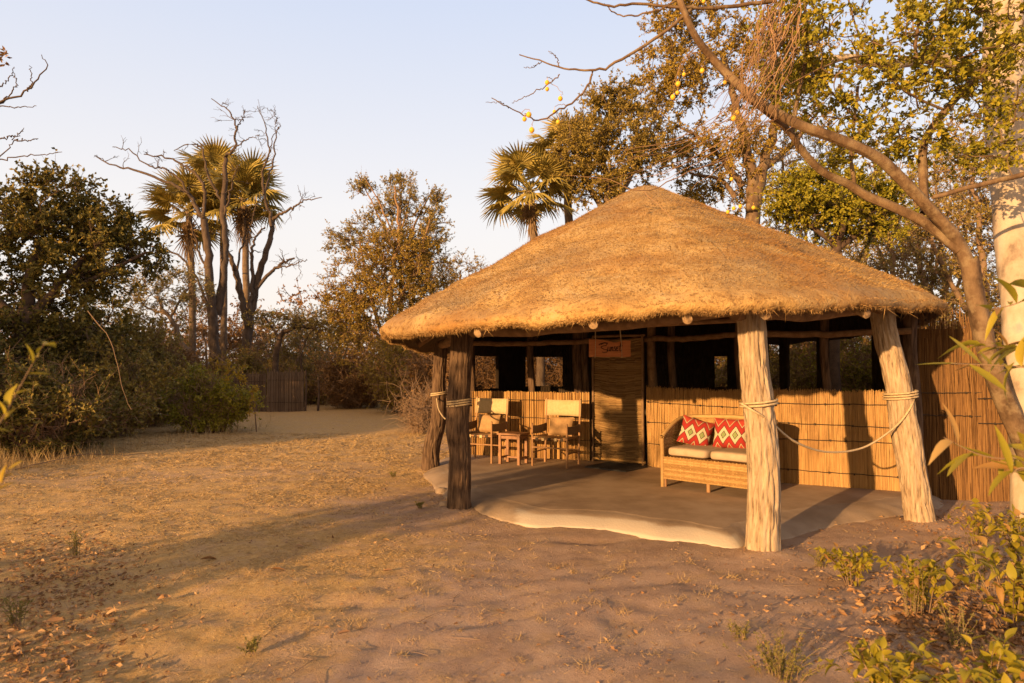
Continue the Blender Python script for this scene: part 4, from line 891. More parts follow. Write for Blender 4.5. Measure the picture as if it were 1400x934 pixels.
dead_tree('bare grey dead tree, right-hand of two, forked low with a crooked right limb', b, [
    ([(338, 545), (338, 460), (344, 420), (353, 380), (368, 335), (374, 300)], .33, .12), ([(338, 445), (330, 405), (322, 370), (312, 345), (305, 320)], .22, .08), ([(374, 300), (385, 292), (401, 283), (415, 275), (440, 270)], .10, .02),
    ([(371, 310), (366, 285), (362, 264), (358, 234), (368, 208), (363, 175), (352, 145)], .11, .015), ([(362, 264), (372, 225), (378, 181), (384, 172)], .07, .015), ([(350, 395), (375, 368), (390, 358), (403, 353)], .12, .05),
    ([(375, 368), (400, 362), (420, 356)], .05, .02), ([(338, 430), (346, 390), (345, 350), (350, 325), (362, 310)], .14, .04), ([(368, 208), (378, 165), (370, 150)], .03, .012), ([(330, 405), (325, 360), (334, 330), (345, 300), (350, 270)], .08, .02)], 28, 6)

# ---- left side trees and shrubs
def B(px, Y): p = at(px, 500, Y); return A3(p[0], p[1], 0)
bb = B(20, 14.5)
tree('evergreen_tree', 'big dark green leafy tree at the left edge of the clearing', 'tree', bb, [([bb, at(25, 500, 14.5), at(40, 400, 14.6), at(50, 330, 15)], .24, .07), ([at(30, 450, 14.5), at(90, 380, 14.7), at(150, 320, 15)], .12, .04), ([at(30, 450, 14.5), at(-20, 380, 14.5), at(-40, 300, 14.5)], .12, .04), ([at(90, 400, 14.7), at(150, 370, 15), at(200, 345, 15.2)], .07, .03)],
     [(at(30, 320, 15), (2.0, 1.8, 1.35), 5), (at(90, 300, 15), (1.1, 1.2, .95), 2.2), (at(-60, 330, 15), (1.6, 1.8, 1.8), 2), (at(145, 305, 15.3), (.62, .7, .40), .8), (at(120, 370, 15), (1.2, 1.1, .8), 1.8), (at(190, 345, 15.5), (.55, .6, .45), .7), (at(10, 430, 14.6), (1.9, 1.5, .9), 2.5), (at(90, 455, 14.8), (1.6, 1.3, .9), 2.0), (at(-40, 470, 14), (1.2, 1.3, .9), 1.2)],
     lf_dark, m_barkd, nclump=580, per=7, tw=.45, m=12, ll=.10, lw=.062, r_br=.05)
for k, (px, Y, r_, h_, lf, lab) in enumerate([(100, 17.5, 1.9, 3.4, lf_dark, 'high dark shrub filling the gap beneath the evergreen crown'), (190, 18.5, 1.3, 2.9, lf_olive, 'olive shrub at the right foot of the big evergreen'), (60, 12.8, 1.7, 1.9, lf_dark, 'dense dark shrub in shade at the left edge, nearest of the left thicket'), (140, 15.5, 1.5, 2.3, lf_olive, 'tall olive shrub behind the left-edge shrub, under the big evergreen'), (-60, 12.5, 1.4, 2.6, lf_dark, 'dark shrub cut by the left edge of the view'),
                                              (205, 19.5, 1.6, 2.3, lf_dry, 'rusty brown dry shrub left of the slender grey-trunked tree'), (120, 21, 2.0, 3.3, lf_green, 'yellowish green shrub deep behind the left thicket')]):
    shrub('dark_shrub' if lf is lf_dark else 'dry_shrub' if lf is lf_dry else 'green_shrub' if lf is lf_green else 'olive_shrub', lab, B(px, Y), r_, h_, lf, m_twigr, stems=42, per=7, m=11, ll=.085, lw=.05, tw=.45, kstem=4)
shrub('green_shrub', 'yellow-green rounded shrub in front of the grey reed fence', B(285, 17), (1.35, .9), 1.65, lf_green, m_twigr, stems=44, per=7, m=11, ll=.065, lw=.042, tw=.36, kstem=4)
b = B(352, 16.6)
tree('yellow_creeper', 'bright yellow-leaved creeper trailing over the shrub beside the reed fence', 'creeper', b, [([b, at(345, 540, 16.3), at(325, 510, 16.2), at(300, 490, 16.2), at(285, 480, 16.3)], .015, .006)],
     [(at(330, 515, 16.2), (.38, .2, .22), 1), (at(345, 545, 16.2), (.12, .15, .35), .6), (at(300, 500, 16.2), (.3, .2, .15), .5)], lf_yel, m_twig, nclump=26, per=5, tw=.16, m=7, ll=.05, lw=.035, r_br=.01, twr=.004)
b = B(258, 23)
tree('slender_tree', 'slender pale-trunked small tree with thin olive leaves left of the dead trees', 'tree', b, [([b, at(262, 500, 23), at(246, 465, 23), at(240, 445, 23), at(228, 430, 23), at(215, 405, 23)], .13, .05), ([at(232, 435, 23), at(250, 405, 23), at(268, 385, 23)], .05, .02), ([at(228, 430, 23), at(200, 420, 23), at(185, 400, 23)], .04, .02)],
     [(at(230, 392, 23), (1.35, 1.2, .65), 3), (at(195, 405, 23), (.7, .8, .5), 1), (at(262, 400, 23), (.6, .8, .6), 1)], lf_pale, m_bark, nclump=110, per=6, tw=.5, m=9, ll=.08, lw=.04, r_br=.03)
for k, (px, Y, w_, h_, lab, lf, mm) in enumerate([(185, 27, 2.2, 4.4, 'full low tree behind the evergreen, its top lit by the sun', lf_olive, 8), (280, 33, 2.3, 5.0, 'brown tree filling the view behind the dead trunks', lf_dry, 8), (455, 36, 2.3, 5.0, 'far brownish tree left of the russet tree', lf_gold, 7), (385, 31, 1.5, 4.1, 'thin wispy tree with sky showing, right of the dead trees', lf_pale, 4), (425, 33, 1.6, 4.3, 'thin wispy tree between the dead trees and the russet tree', lf_pale, 4), (350, 34, 1.6, 3.3, 'low brown tree seen between the two dead trunks', lf_dry, 6), (165, 29, 1.8, 3.3, 'low dry tree behind the evergreen, left of the palms', lf_dry, 6), (225, 32, 1.9, 2.9, 'rusty low tree behind the slender tree', lf_gold, 6)]):
    b = B(px, Y); tree('wispy_tree', lab, 'tree', b, [([b, b + A3(.1, 0, h_ * .4), b + A3(-.2, 0, h_ * .75)], .09, .03), ([b + A3(.05, 0, .5), b + A3(.7, .2, h_ * .5), b + A3(.9, .1, h_ * .8)], .07, .02), ([b + A3(0, 0, .4), b + A3(-.6, 0, h_ * .5), b + A3(-1.0, .1, h_ * .75)], .06, .02)],
        [(b + A3(0, 0, h_ * .68), (w_, w_, h_ * .32), 3), (b + A3(0, 0, h_ * .35), (w_ * 1.1, w_, h_ * .3), 1.5)], lf, m_twig, nclump=130, per=6, tw=.55, m=mm + 3, ll=.095, lw=.055, twr=.010, r_br=.03)
b = B(385, 26.5)
tree('arching_tree', 'dark low tree arching right above the end of the reed fence', 'tree', b, [([b, at(377, 500, 26.5), at(383, 462, 26.5), at(400, 448, 26.5), at(425, 447, 26.5), at(440, 455, 26.3)], .14, .05), ([at(383, 465, 26.5), at(370, 445, 26.5), at(360, 430, 26.5)], .06, .03), ([b + A3(.9, 0, 0), at(412, 490, 26.5), at(425, 455, 26.4), at(450, 440, 26.3)], .05, .02)],
     [(at(400, 440, 26.5), (1.3, .9, .5), 2), (at(440, 458, 26.3), (.8, .7, .5), 1), (at(355, 440, 26.5), (.6, .7, .5), .7)], lf_olive, m_barkd, nclump=70, per=6, tw=.42, m=8, ll=.08, lw=.045)
b = B(535, 26)
tree('russet_tree', 'tall russet thorny tree with a feathery pale green top, centre of the clearing edge', 'tree', b, [([b, at(530, 480, 26), at(535, 400, 26), at(545, 320, 26), at(540, 255, 26)], .16, .03), ([at(530, 480, 26), at(505, 400, 26), at(492, 330, 26)], .09, .03), ([at(535, 430, 26), at(570, 360, 26), at(588, 300, 26)], .09, .03), ([at(533, 470, 26), at(480, 430, 26), at(460, 400, 26)], .07, .02), ([at(545, 340, 26), at(520, 280, 26), at(500, 245, 26)], .04, .015)],
     [(at(520, 395, 26), (2.1, 1.8, 1.6), 6), (at(550, 345, 26), (1.5, 1.2, .9), 2), (at(575, 390, 26.5), (1.4, 1.4, 1.2), 2), (at(480, 430, 26), (1.0, 1.2, 1.1), 1.5), (at(530, 470, 25.5), (2.2, 1.5, 1.2), 2.5)], lf_gold, m_twigr, nclump=620, per=7, tw=.5, m=12, ll=.085, lw=.046, r_br=.03, twr=.009)
tree('feathery_tree', 'feathery pale olive tree rising above the russet one, open to the sky', 'tree', B(548, 27.2), [([B(548, 27.2), at(548, 400, 27), at(548, 300, 27), at(548, 235, 27)], .13, .02), ([at(548, 360, 27), at(520, 300, 27), at(490, 240, 27)], .06, .015), ([at(548, 350, 27), at(575, 290, 27), at(594, 255, 27)], .06, .015), ([at(548, 380, 27), at(490, 340, 27), at(450, 318, 27)], .05, .015), ([at(548, 320, 27), at(560, 270, 27), at(562, 240, 27)], .04, .01), ([at(560, 350, 27), at(590, 310, 27), at(612, 305, 27)], .04, .01)],
     [(at(545, 300, 27), (1.2, 1.1, 1.5), 3), (at(500, 325, 27), (1.1, 1.0, .8), 1.2), (at(590, 315, 27), (.7, .8, .9), 1.2), (at(465, 330, 27), (.6, .6, .5), .5), (at(575, 350, 27), (1.2, .8, .7), 1), (at(545, 250, 27), (.5, .5, .5), .5), (at(498, 262, 27), (.4, .4, .5), .5), (at(592, 272, 27), (.35, .4, .5), .4)], lf_pale, m_twig, nclump=260, per=7, tw=.5, m=12, ll=.085, lw=.05, r_br=.025, up=.6, twr=.007)
b = B(628, 36)
tree('far_tree', 'small far brown tree above the left eave of the thatch', 'tree', b, [([b, at(628, 420, 36), at(630, 370, 36)], .15, .05)], [(at(630, 372, 36), (1.6, 1.4, .9), 3), (at(600, 395, 35), (1.5, 1.4, 1.2), 2)], lf_olive, m_twig, nclump=90, per=6, tw=.5, m=8, ll=.09, lw=.05, twr=.010)
for k, (px, Y, r_, h_, lf, lab) in enumerate([(440, 29, 1.7, 2.3, lf_olive, 'dark olive shrub behind the dark logs'), (490, 26.5, 1.8, 2.3, lf_dry, 'tangled brown shrub at the foot of the russet tree, left side'), (560, 23.5, 1.7, 3.0, lf_gold, 'tangled brown shrub left of the curved hut post'), (610, 20.5, 1.3, 2.6, lf_dry, 'dry tangled shrub just behind the curved hut post'), (400, 32, 2.0, 2.6, lf_gold, 'golden-leaved shrub seen under the arching tree'), (330, 27.5, 1.6, 2.4, lf_olive, 'olive shrub behind the grey reed fence')]):
    shrub('thicket_shrub', lab, B(px, Y), r_, h_, lf, m_twigr, stems=34, per=7, m=9, ll=.085, lw=.05, tw=.5, kstem=4, twr=.008)
b = B(628, 15.5)
shrub('bare_bush', 'leafless grey tangled bush beside the rear left hut post', B(575, 16.5), (.8, .7), 1.35, lf_dry, m_twig, stems=15, per=5, m=1, ll=.05, lw=.03, tw=.5, kstem=4)
b = A3(-8.6, 12.0, 0)
o = thing('bare_branch_tree', 'leafless grey branches reaching in at the upper left edge', 'tree', b); g = G()
for pix in ([(-120, 620), (-110, 400), (-60, 200), (0, 142), (30, 130), (50, 112), (62, 90), (57, 75)], [(-60, 260), (0, 215), (20, 190), (33, 175)], [(0, 142), (22, 118), (20, 100)], [(-5, 125), (12, 108), (20, 92)], [(38, 125), (44, 112), (40, 90)], [(-20, 147), (20, 147), (50, 145)], [(20, 192), (38, 192), (52, 190)], [(-30, 225), (40, 213), (85, 208)], [(0, 190), (18, 187), (32, 180)]):
    tube(g, [at(x, y, 10.5) for x, y in pix], .028 if pix[0][0] < -100 else .012, .005, n=24, sides=5, jit=.014)
part('trunk', g, m_barkg, o, smooth=True)
g = G(); P = np.array([at(rng.uniform(-8, 9), rng.uniform(68, 92), 10.5 + rng.uniform(-.1, .1)) for _ in range(40)]); leaves(g, P, rdir(40), .09, .04); part('dry_leaves', g, lf_dry, o)

# ---- trees behind the roof and to the right
b = B(830, 17)
tree('olive_tree', 'dense olive-brown tree directly behind the top of the thatched roof', 'tree', b, [([b, at(832, 350, 17), at(828, 250, 17), at(825, 180, 17)], .18, .05), ([at(830, 300, 17), at(870, 220, 17), at(890, 170, 17)], .09, .03), ([at(830, 300, 17), at(795, 230, 17), at(785, 190, 17)], .08, .03)],
     [(at(825, 195, 17), (1.35, 1.2, 1.2), 4), (at(785, 235, 17), (.75, .8, .8), 1.3), (at(870, 195, 17), (1.0, 1.0, 1.1), 2), (at(840, 145, 17), (.7, .8, .55), 1), (at(830, 250, 17), (1.1, 1.0, .7), 1.5)], lf_olive, m_bark, nclump=430, per=7, tw=.33, m=15, ll=.07, lw=.040, r_br=.04, twr=.005)
b = B(1025, 19)
tree('golden_tree', 'tall golden-brown tree with a furrowed forked trunk behind the roof peak', 'tree', b, [([b, at(1028, 330, 19), at(1030, 270, 19), at(1022, 210, 19), at(1005, 140, 19), at(985, 70, 19)], .26, .07), ([at(1030, 285, 19), at(1045, 220, 19), at(1060, 160, 19), at(1065, 80, 19)], .2, .06), ([at(1015, 255, 19), at(985, 215, 19), at(950, 185, 19), at(915, 165, 19)], .10, .015), ([at(1005, 270, 19), at(985, 245, 19), at(950, 240, 19), at(930, 225, 19)], .08, .012), ([at(1045, 230, 19), at(1090, 190, 19), at(1120, 150, 19)], .1, .03)],
     [(at(1000, 70, 19), (2.3, 1.8, 1.6), 3.2), (at(920, 120, 19), (1.2, 1.3, 1.2), 2.2), (at(1080, 120, 19), (1.6, 1.5, 1.4), 2), (at(930, 30, 19), (1.1, 1.2, .8), 1.2), (at(940, 200, 19), (.9, 1, .6), 1), (at(975, 255, 19.5), (1.3, 1, .8), 1.2), (at(1010, 200, 19), (1.3, 1.2, .8), 1.2)], lf_gold, m_barkr, nclump=560, per=7, tw=.42, m=13, ll=.08, lw=.05, r_br=.04)
b = B(1140, 14)
tree('leafy_green_tree', 'bright green bushy tree just above the right slope of the thatch', 'tree', b, [([b, at(1140, 380, 14), at(1150, 300, 14), at(1140, 250, 14)], .14, .05), ([at(1145, 340, 14), at(1090, 290, 14), at(1075, 260, 14)], .07, .03), ([at(1145, 340, 14), at(1200, 300, 14), at(1215, 280, 14)], .07, .03)],
     [(at(1140, 275, 14), (1.3, 1.1, .75), 4), (at(1085, 265, 14), (.6, .7, .6), 1.3), (at(1200, 300, 14), (.7, .8, .5), 1.2)], lf_green, m_barkd, nclump=260, per=7, tw=.32, m=13, ll=.075, lw=.048, r_br=.04)
for k, (px, Y, w_, h_, lf, mm, lab) in enumerate([(1260, 20, 2.3, 8.3, lf_pale, 4, 'bare-twigged tree with sky between its branches, right of the green tree'), (1225, 18, 1.8, 6.6, lf_pale, 6, 'pale-leaved tree just right of the leafy green tree'), (1080, 26, 2.8, 11.5, lf_gold, 6, 'tall golden tree deep behind the forked trunk'), (1345, 17, 2.0, 7.8, lf_olive, 5, 'thin leafy tree behind the white-barked trunk'), (1150, 24, 2.6, 10.5, lf_gold, 6, 'tall brownish tree filling the background above the green tree'), (1420, 22, 2.6, 9.5, lf_olive, 6, 'tall tree in the far right background'), (1290, 27, 2.8, 11.5, lf_olive, 6, 'high olive tree in the upper right background')]):
    b = B(px, Y); tree('background_tree', lab, 'tree', b, [([b, b + A3(.1, 0, h_ * .4), b + A3(-.2, 0, h_ * .85)], .16, .04), ([b + A3(.05, 0, h_ * .25), b + A3(1.0, .2, h_ * .5), b + A3(1.4, .1, h_ * .8)], .09, .03), ([b + A3(0, 0, h_ * .3), b + A3(-.9, 0, h_ * .5), b + A3(-1.5, .1, h_ * .75)], .09, .03)],
        [(b + A3(0, 0, h_ * .72), (w_, w_, h_ * .28), 3), (b + A3(0, 0, h_ * .40), (w_ * 1.1, w_, h_ * .25), 2), (b + A3(0, 0, h_ * .15), (w_ * 1.1, w_, h_ * .15), 1)], lf, m_twig, nclump=210, per=7, tw=.6, m=mm + 3, ll=.09, lw=.05, twr=.009, r_br=.04)
# thicket seen through the hut's openings and behind the screen
for k, (px, Y, r_, h_, lf, lab) in enumerate([(660, 21, 1.8, 2.6, lf_dry, 'brown brush seen through the left opening of the hut'), (745, 19.5, 1.9, 2.8, lf_dry, 'brown brush seen through the small square opening of the hut'), (880, 19, 2.0, 2.8, lf_olive, 'olive brush behind the hut door'), (1010, 18, 1.8, 2.8, lf_olive, 'olive brush seen through the middle opening of the hut'), (1110, 17, 1.7, 2.8, lf_olive, 'leafy brush seen through the wide right opening of the hut'), (1200, 16, 1.6, 2.7, lf_green, 'green brush behind the right wall of the hut'), (1310, 14, 1.5, 2.6, lf_dry, 'dry brush behind the tall reed screen'), (1410, 13, 1.5, 2.7, lf_olive, 'brush behind the reed screen at the right edge')]):
    shrub('thicket_shrub', lab, B(px, Y), r_, h_, lf, m_twigr, stems=32, per=7, m=8, ll=.08, lw=.045, tw=.5, kstem=4, twr=.007)
# distant woodland
g = G(); gl = G(); n = 1500
xs = rng.uniform(-60, 60, n); ys = rng.uniform(42, 62, n) - np.abs(xs) * .1; hh = rng.uniform(1.2, 5.2, n) * np.where(rng.random(n) < .2, 1.35, 1)
C = np.stack([xs, ys, hh * rng.random(n)], -1)
C = np.repeat(C, 3, 0) + rng.normal(0, .8, (3 * n, 3)); C[:, 2] = np.clip(C[:, 2], .2, None)
T = twigs_from(C, 1.3, 6, .3); tubes(g, T, np.linspace(.03, .01, T.shape[1])[None].repeat(len(T), 0), 3)
P, D = along(T, 6); P = P[P[:, 2] > 0]; leaves(g, P, rdir(len(P)), .2, .13)
solo('distant_woodland', g, lf_dry, 'far brown woodland closing the view behind the clearing', 'woodland', kind='stuff')

# ---- near tree on the right: curved forked trunk leaning over the hut
def px(Y, *pts): return [at(x, y, Y + dy) for x, y, dy in pts]
base = A3(5.25, 6.55, 0)
limbs = [(px(6.6, (1452, 735, 0), (1405, 620, 0), (1362, 520, 0), (1336, 420, 0), (1325, 355, 0)), .098, .082),
         (px(6.6, (1325, 365, 0), (1305, 325, 0), (1270, 285, -.05), (1235, 248, -.1), (1200, 216, -.15), (1150, 192, -.2), (1095, 172, -.2), (1045, 145, -.2), (1005, 112, -.2), (972, 78, -.2), (948, 45, -.3), (925, -10, -.3)), .066, .030),
         (px(6.6, (1312, 342, 0), (1270, 308, .1), (1225, 285, .2), (1185, 268, .25), (1160, 252, .25), (1125, 235, .2), (1098, 208, .1), (1080, 182, 0), (1050, 155, -.1), (1015, 130, -.1)), .055, .026),
         (px(6.6, (1265, 290, .1), (1262, 245, .3), (1264, 195, .4), (1290, 155, .4), (1330, 110, .4), (1372, 70, .4), (1420, 30, .4)), .045, .03),
         (px(6.6, (1168, 256, .3), (1163, 215, .3), (1168, 170, .3), (1172, 118, .3)), .022, .012), (px(6.6, (1083, 180, 0), (1092, 120, 0), (1105, 65, 0), (1098, -10, 0)), .022, .014),
         (px(6.6, (1270, 108, .1), (1252, 75, 0), (1255, 35, 0), (1265, -10, 0)), .018, .013), (px(6.6, (1275, 270, .1), (1330, 255, 0), (1410, 236, -.1)), .022, .026),
         (px(6.6, (1172, 165, .3), (1140, 130, .2), (1120, 100, .1)), .013, .008), (px(6.6, (1255, 80, 0), (1190, 75, 0), (1130, 90, -.2), (1080, 115, -.2)), .012, .006), (px(6.6, (1290, 150, .4), (1230, 120, .2), (1180, 60, .1), (1160, 0, .1)), .014, .008)]
curved = tree('leaning_tree', 'curved fork-trunked tree at the right, its green-leaved limbs leaning over the thatch', 'tree', base, limbs,
     [(at(1180, 95, 6.7), (1.0, .7, .55), 4), (at(1300, 70, 6.9), (.8, .7, .55), 3), (at(1080, 70, 6.6), (.45, .6, .4), 1.2), (at(1240, 190, 7.0), (.5, .5, .4), 1.3), (at(1370, 140, 6.6), (.35, .5, .55), 1.2), (at(1330, 200, 7.1), (.35, .5, .35), .7), (at(1150, -30, 6.6), (1.2, .8, .5), 1.5), (at(1150, 195, 6.9), (.3, .4, .2), .6), (at(1340, 10, 6.2), (.6, .7, .5), 1.3)],
     lf_green, m_barkr, nclump=330, per=5, tw=.26, m=9, ll=.058, lw=.040, r_br=.010, twr=.003, tsides=12, drop=.15, rough=.007)
g = G()
for pp, a, b_ in [(px(6.3, (948, 8, 0), (930, 28, 0), (900, 50, 0), (862, 74, 0), (835, 90, 0), (812, 98, 0), (790, 96, .05), (765, 93, .1), (742, 84, .1), (710, 75, .15)), .018, .005), (px(6.3, (810, 98, 0), (804, 118, 0), (785, 138, 0), (762, 152, 0), (738, 165, .1), (718, 158, .1), (695, 147, .1), (672, 134, .1)), .011, .004),
                  (px(6.3, (765, 102, .1), (745, 118, .1), (720, 132, .1), (700, 141, .1)), .006, .003), (px(6.3, (765, 92, .1), (760, 78, .1), (750, 70, .1)), .005, .003), (px(6.3, (1060, 0, 0), (1010, 8, 0), (950, 12, 0), (880, 6, 0), (830, 8, 0), (790, -5, 0)), .02, .008), (px(6.3, (930, -5, 0), (905, 12, 0), (865, 22, 0), (840, 18, .1), (826, 5, .1)), .010, .005), (px(6.3, (740, 84, .1), (728, 92, .1), (716, 92, .1)), .004, .002), (px(6.3, (695, 147, .1), (684, 140, 0), (664, 140, 0)), .004, .002)]:
    tube(g, pp, a, b_, n=30, sides=6, jit=.006)
part('bare_branch', g, m_barkr, curved, smooth=True)
# hanging dry strands
g = G(); n = 54
for k in range(n):
    x0, y0 = rng.uniform(1035, 1110), rng.uniform(-25, 40); x1, y1 = rng.uniform(1000, 1060), rng.uniform(110, 170); x2 = rng.uniform(800, 1010); y2 = rng.uniform(190, 262) if x2 < 950 else rng.uniform(150, 270); Yk = rng.uniform(6.0, 6.5)
    tube(g, [at(x0, y0, Yk), at((x0 + x1) / 2 + rng.normal(0, 12), (y0 + y1) / 2, Yk - .1), at(x1, y1, Yk - .15), at((x1 + x2) / 2 + 12, (y1 + y2) / 2 + 14 * rng.random(), Yk - .15), at(x2, y2, Yk - .1)] if k % 3 == 0 else [at(x0, y0, Yk), at((x0 + x1) / 2 + rng.normal(0, 16), (y0 + y1) / 2, Yk - .1), at(x1 - rng.uniform(0, 40), y1 + rng.uniform(-30, 40), Yk - .15)], rng.uniform(.003, .008), .0015, n=18, sides=4, jit=.009)
tube(g, [at(1000, 215, 6.3), at(930, 240, 5.9), at(880, 262, 5.7), at(830, 245, 5.7), at(770, 240, 5.8)], .006, .002, n=16, sides=4, jit=.006); tube(g, [at(880, 262, 5.7), at(910, 290, 5.5), at(940, 330, 5.4)], .004, .002, n=8, sides=4, jit=.005)
dv = thing('dry_creeper', 'tangle of bare hanging twigs drooping from the leaning tree over the roof peak', 'creeper', at(1040, 60, 6.3)); part('strands', g, m_twigr, dv)
# yellow fruit
FR = ((723, 157), (717, 163), (727, 178), (758, 153), (766, 135), (748, 122), (748, 113), (763, 167), (960, 97), (991, 113), (962, 2), (920, 133), (926, 127), (1003, 162), (1008, 154), (1000, 245), (1012, 282), (1003, 285), (995, 290), (1030, 284), (935, 102), (927, 115))
near_ = np.vstack([cat(l_[0], 60) for l_ in limbs[1:3]] + [cat(pp, 40) for pp in (px(6.3, (810, 98, 0), (804, 118, 0), (785, 138, 0), (762, 152, 0), (738, 165, .1), (718, 158, .1), (695, 147, .1)), px(6.3, (765, 102, .1), (745, 118, .1), (720, 132, .1), (700, 141, .1)), px(6.3, (1060, 0, 0), (1010, 8, 0), (950, 12, 0)))])
g = G()
for x, y_ in FR:
    c = at(x, y_, 6.33) + A3(.004, 0, .04); j = int(np.argmin(np.linalg.norm(near_ - c, axis=1) + np.maximum(c[2] - near_[:, 2], 0) * 2)); L_ = np.linalg.norm(near_[j] - c)
    tube(g, [near_[j], (near_[j] * .5 + c * .5) + A3(rng.normal(0, .08 * L_), 0, .22 * L_), c + A3(rng.normal(0, .05 * L_), 0, .12 * L_), c], .0035, .0015, n=14, sides=4, jit=.004)
part('fruiting_twig', g, m_twigr, curved, kind='stuff')
def ico(g, c, r):
    th = np.linspace(0, pi, 7); ph = np.linspace(0, 2 * pi, 11)[:-1]; TH, PH = np.meshgrid(th, ph, indexing='ij'); P = c + r * np.stack([np.sin(TH) * np.cos(PH), np.sin(TH) * np.sin(PH), np.cos(TH) * 1.1], -1)
    i = np.arange(70).reshape(7, 10); nx = np.roll(i, -1, 1); g.add(P, quads=np.stack([i[:-1], nx[:-1], nx[1:], i[1:]], -1), rnd=.5)
for x, y_ in ((723, 157), (717, 163), (727, 178), (758, 153), (766, 135), (748, 122), (748, 113), (763, 167), (960, 97), (991, 113), (962, 2), (920, 133), (926, 127), (1003, 162), (1008, 154), (1000, 245), (1012, 282), (1003, 285), (995, 290), (1030, 284), (935, 102), (927, 115)):
    g = G(); c = at(x, y_, 6.33); ico(g, c, rng.uniform(.018, .028) if y_ < 240 else .018); tube(g, [c + A3(0, 0, .03), c + A3(.004, 0, .045)], .002, n=3, sides=4)
    solo('yellow_fruit', g, m_fruit, 'round yellow fruit on the bare branch reaching left into the sky' if x < 800 else 'small yellow fruit just above the right slope of the thatch' if y_ > 240 else 'round yellow fruit beside the hanging dry twigs, above the roof peak', 'fruit', c, 'yellow fruit left in the sky' if x < 800 else 'yellow fruit above the thatch slope' if y_ > 240 else 'yellow fruit by the hanging twigs', smooth=True)
# white-barked tree
base = gnd(1402, 722); o = thing('white_barked_tree', 'stout white-barked tree trunk at the right edge of the view', 'tree', base)
P_ = [base - A3(0, 0, .05), at(1400, 640, 6.95), at(1396, 520, 7.2), at(1393, 400, 7.5), at(1383, 270, 7.9), at(1372, 140, 8.2), at(1372, 0, 8.5), at(1378, -160, 8.9)]
g = log_post(P_, [.12, .12, .14, .18, .21, .215, .21, .19], sides=40, rings=120, amp=.006, seed=31, flare=.1); part('trunk', g, m_white, o, smooth=True)
g = G(); tube(g, [at(1360, 95, 8.25), at(1320, 92, 8.2), at(1270, 80, 8.1), at(1215, 88, 8.0), at(1150, 78, 7.9), at(1100, 95, 7.9)], .10, .025, n=20, sides=9, jit=.01);  tube(g, [at(1380, 60, 8.3), at(1340, 0, 8.3), at(1320, -60, 8.3)], .09, .05, n=10, sides=8)
part('limb', g, m_white, o, smooth=True)
# ---- near foliage
lf_old = mat_leaf('leaf_old', [(.1, (.20, .10, .03)), (.6, (.34, .20, .06)), (.9, (.42, .30, .12))], trans=.3)
def sprig(name, label, stem_pts, r, nl, L, W_, lf, cat_='shrub', base=None, two=True, bark=m_twig, spread=.9, up=(0, 0, 1), lo=.15, ang_=None):
    o = thing(name, label, cat_, base if base is not None else stem_pts[0][0]); g = G(); gl = []
    for st in stem_pts:
        P = cat(st, 24); tubes(g, P, np.linspace(r, r * .35, 24), 6)
        for k in range(nl):
            t = lo + (1 - lo) * (k + rng.random() * .6) / nl; i = min(int(t * 23), 22); d = nrm(P[i + 1] - P[i]); s = nrm(rdir(1)[0] + A3(0, 0, .25)); dd = nrm(d * .7 + s * spread)
            q = G(); sc__ = rng.choice([.55, .8, 1.0, 1.2], p=[.2, .3, .35, .15]); bigleaf(q, P[i], dd, L * sc__ * rng.uniform(.8, 1.15), W_ * sc__ * rng.uniform(.65, 1.15), up=up, bend=rng.uniform(-.1, .7), fold=rng.uniform(.05, .45)); gl.append((P[i], q))
    part('stem', g, bark, o, smooth=True)
    for p, q in gl: part('leaf', q, lf if rng.random() > .13 or lf is lf_yel else lf_old, o, smooth=True, loc=p - wloc(o))
    return o
sprig('leafy_branch', 'long green lance leaves on a near branch crossing the white trunk', [[at(1440, 372, 2.9), at(1400, 410, 2.8), at(1350, 425, 2.75)], [at(1440, 470, 2.7), at(1380, 475, 2.7), at(1325, 472, 2.7)], [at(1440, 505, 2.6), at(1370, 500, 2.6), at(1300, 497, 2.6)]], .004, 11, .15, .042, lf_fore, 'branch', base=at(1440, 420, 2.8))
sprig('leafy_branch', 'near green branch tip with lance leaves in front of the reed screen', [[at(1450, 625, 2.5), at(1390, 628, 2.5), at(1340, 622, 2.5), at(1290, 598, 2.5)], [at(1450, 660, 2.4), at(1400, 640, 2.4), at(1380, 650, 2.4)]], .0035, 10, .13, .038, lf_fore, 'branch', base=at(1450, 630, 2.5))
sprig('yellowing_sprig', 'slender stem with small yellow-green leaves at the left edge, close to the viewer', [[at(-15, 600, 1.7), at(5, 570, 1.7), at(28, 528, 1.7), at(48, 492, 1.7), at(62, 468, 1.7)]], .0022, 12, .048, .022, lf_fore, 'plant', lo=.05)
sprig('yellowing_sprig', 'short yellow-leaved stem low at the left edge above the litter', [[at(-25, 690, 1.7), at(0, 665, 1.7), at(14, 635, 1.7)]], .002, 6, .045, .022, lf_yel, 'plant')
def near_shrub(label, c, n, hgt, spr, L, W_, nl=9, lf=lf_fore, name='broadleaf_shrub', zmin=0):
    st = []
    for k in range(n):
        a = rng.uniform(0, 2 * pi); q = rng.uniform(.3, 1); tip = c + A3(cos(a) * spr * q, sin(a) * spr * q, hgt * rng.uniform(.6, 1.0)); st.append([c + A3(cos(a) * .03, sin(a) * .03, -.02), (c + tip) / 2 + A3(0, 0, hgt * .15), tip])
    return sprig(name, label, st, .0035, nl, L, W_, lf, base=c, lo=.2)
near_shrub('broad-leaved low shrub in the lower right, nearest the thick pale post', gnd(1165, 800), 18, .26, .26, .052, .031, 15)
near_shrub('broad-leaved shrub in the lower right between its low neighbour and the edge', gnd(1262, 842), 20, .40, .34, .062, .036, 14)
near_shrub('broad-leaved shrub at the right edge, its leaves large and rounded', gnd(1385, 870), 22, .58, .48, .09, .046, 13)
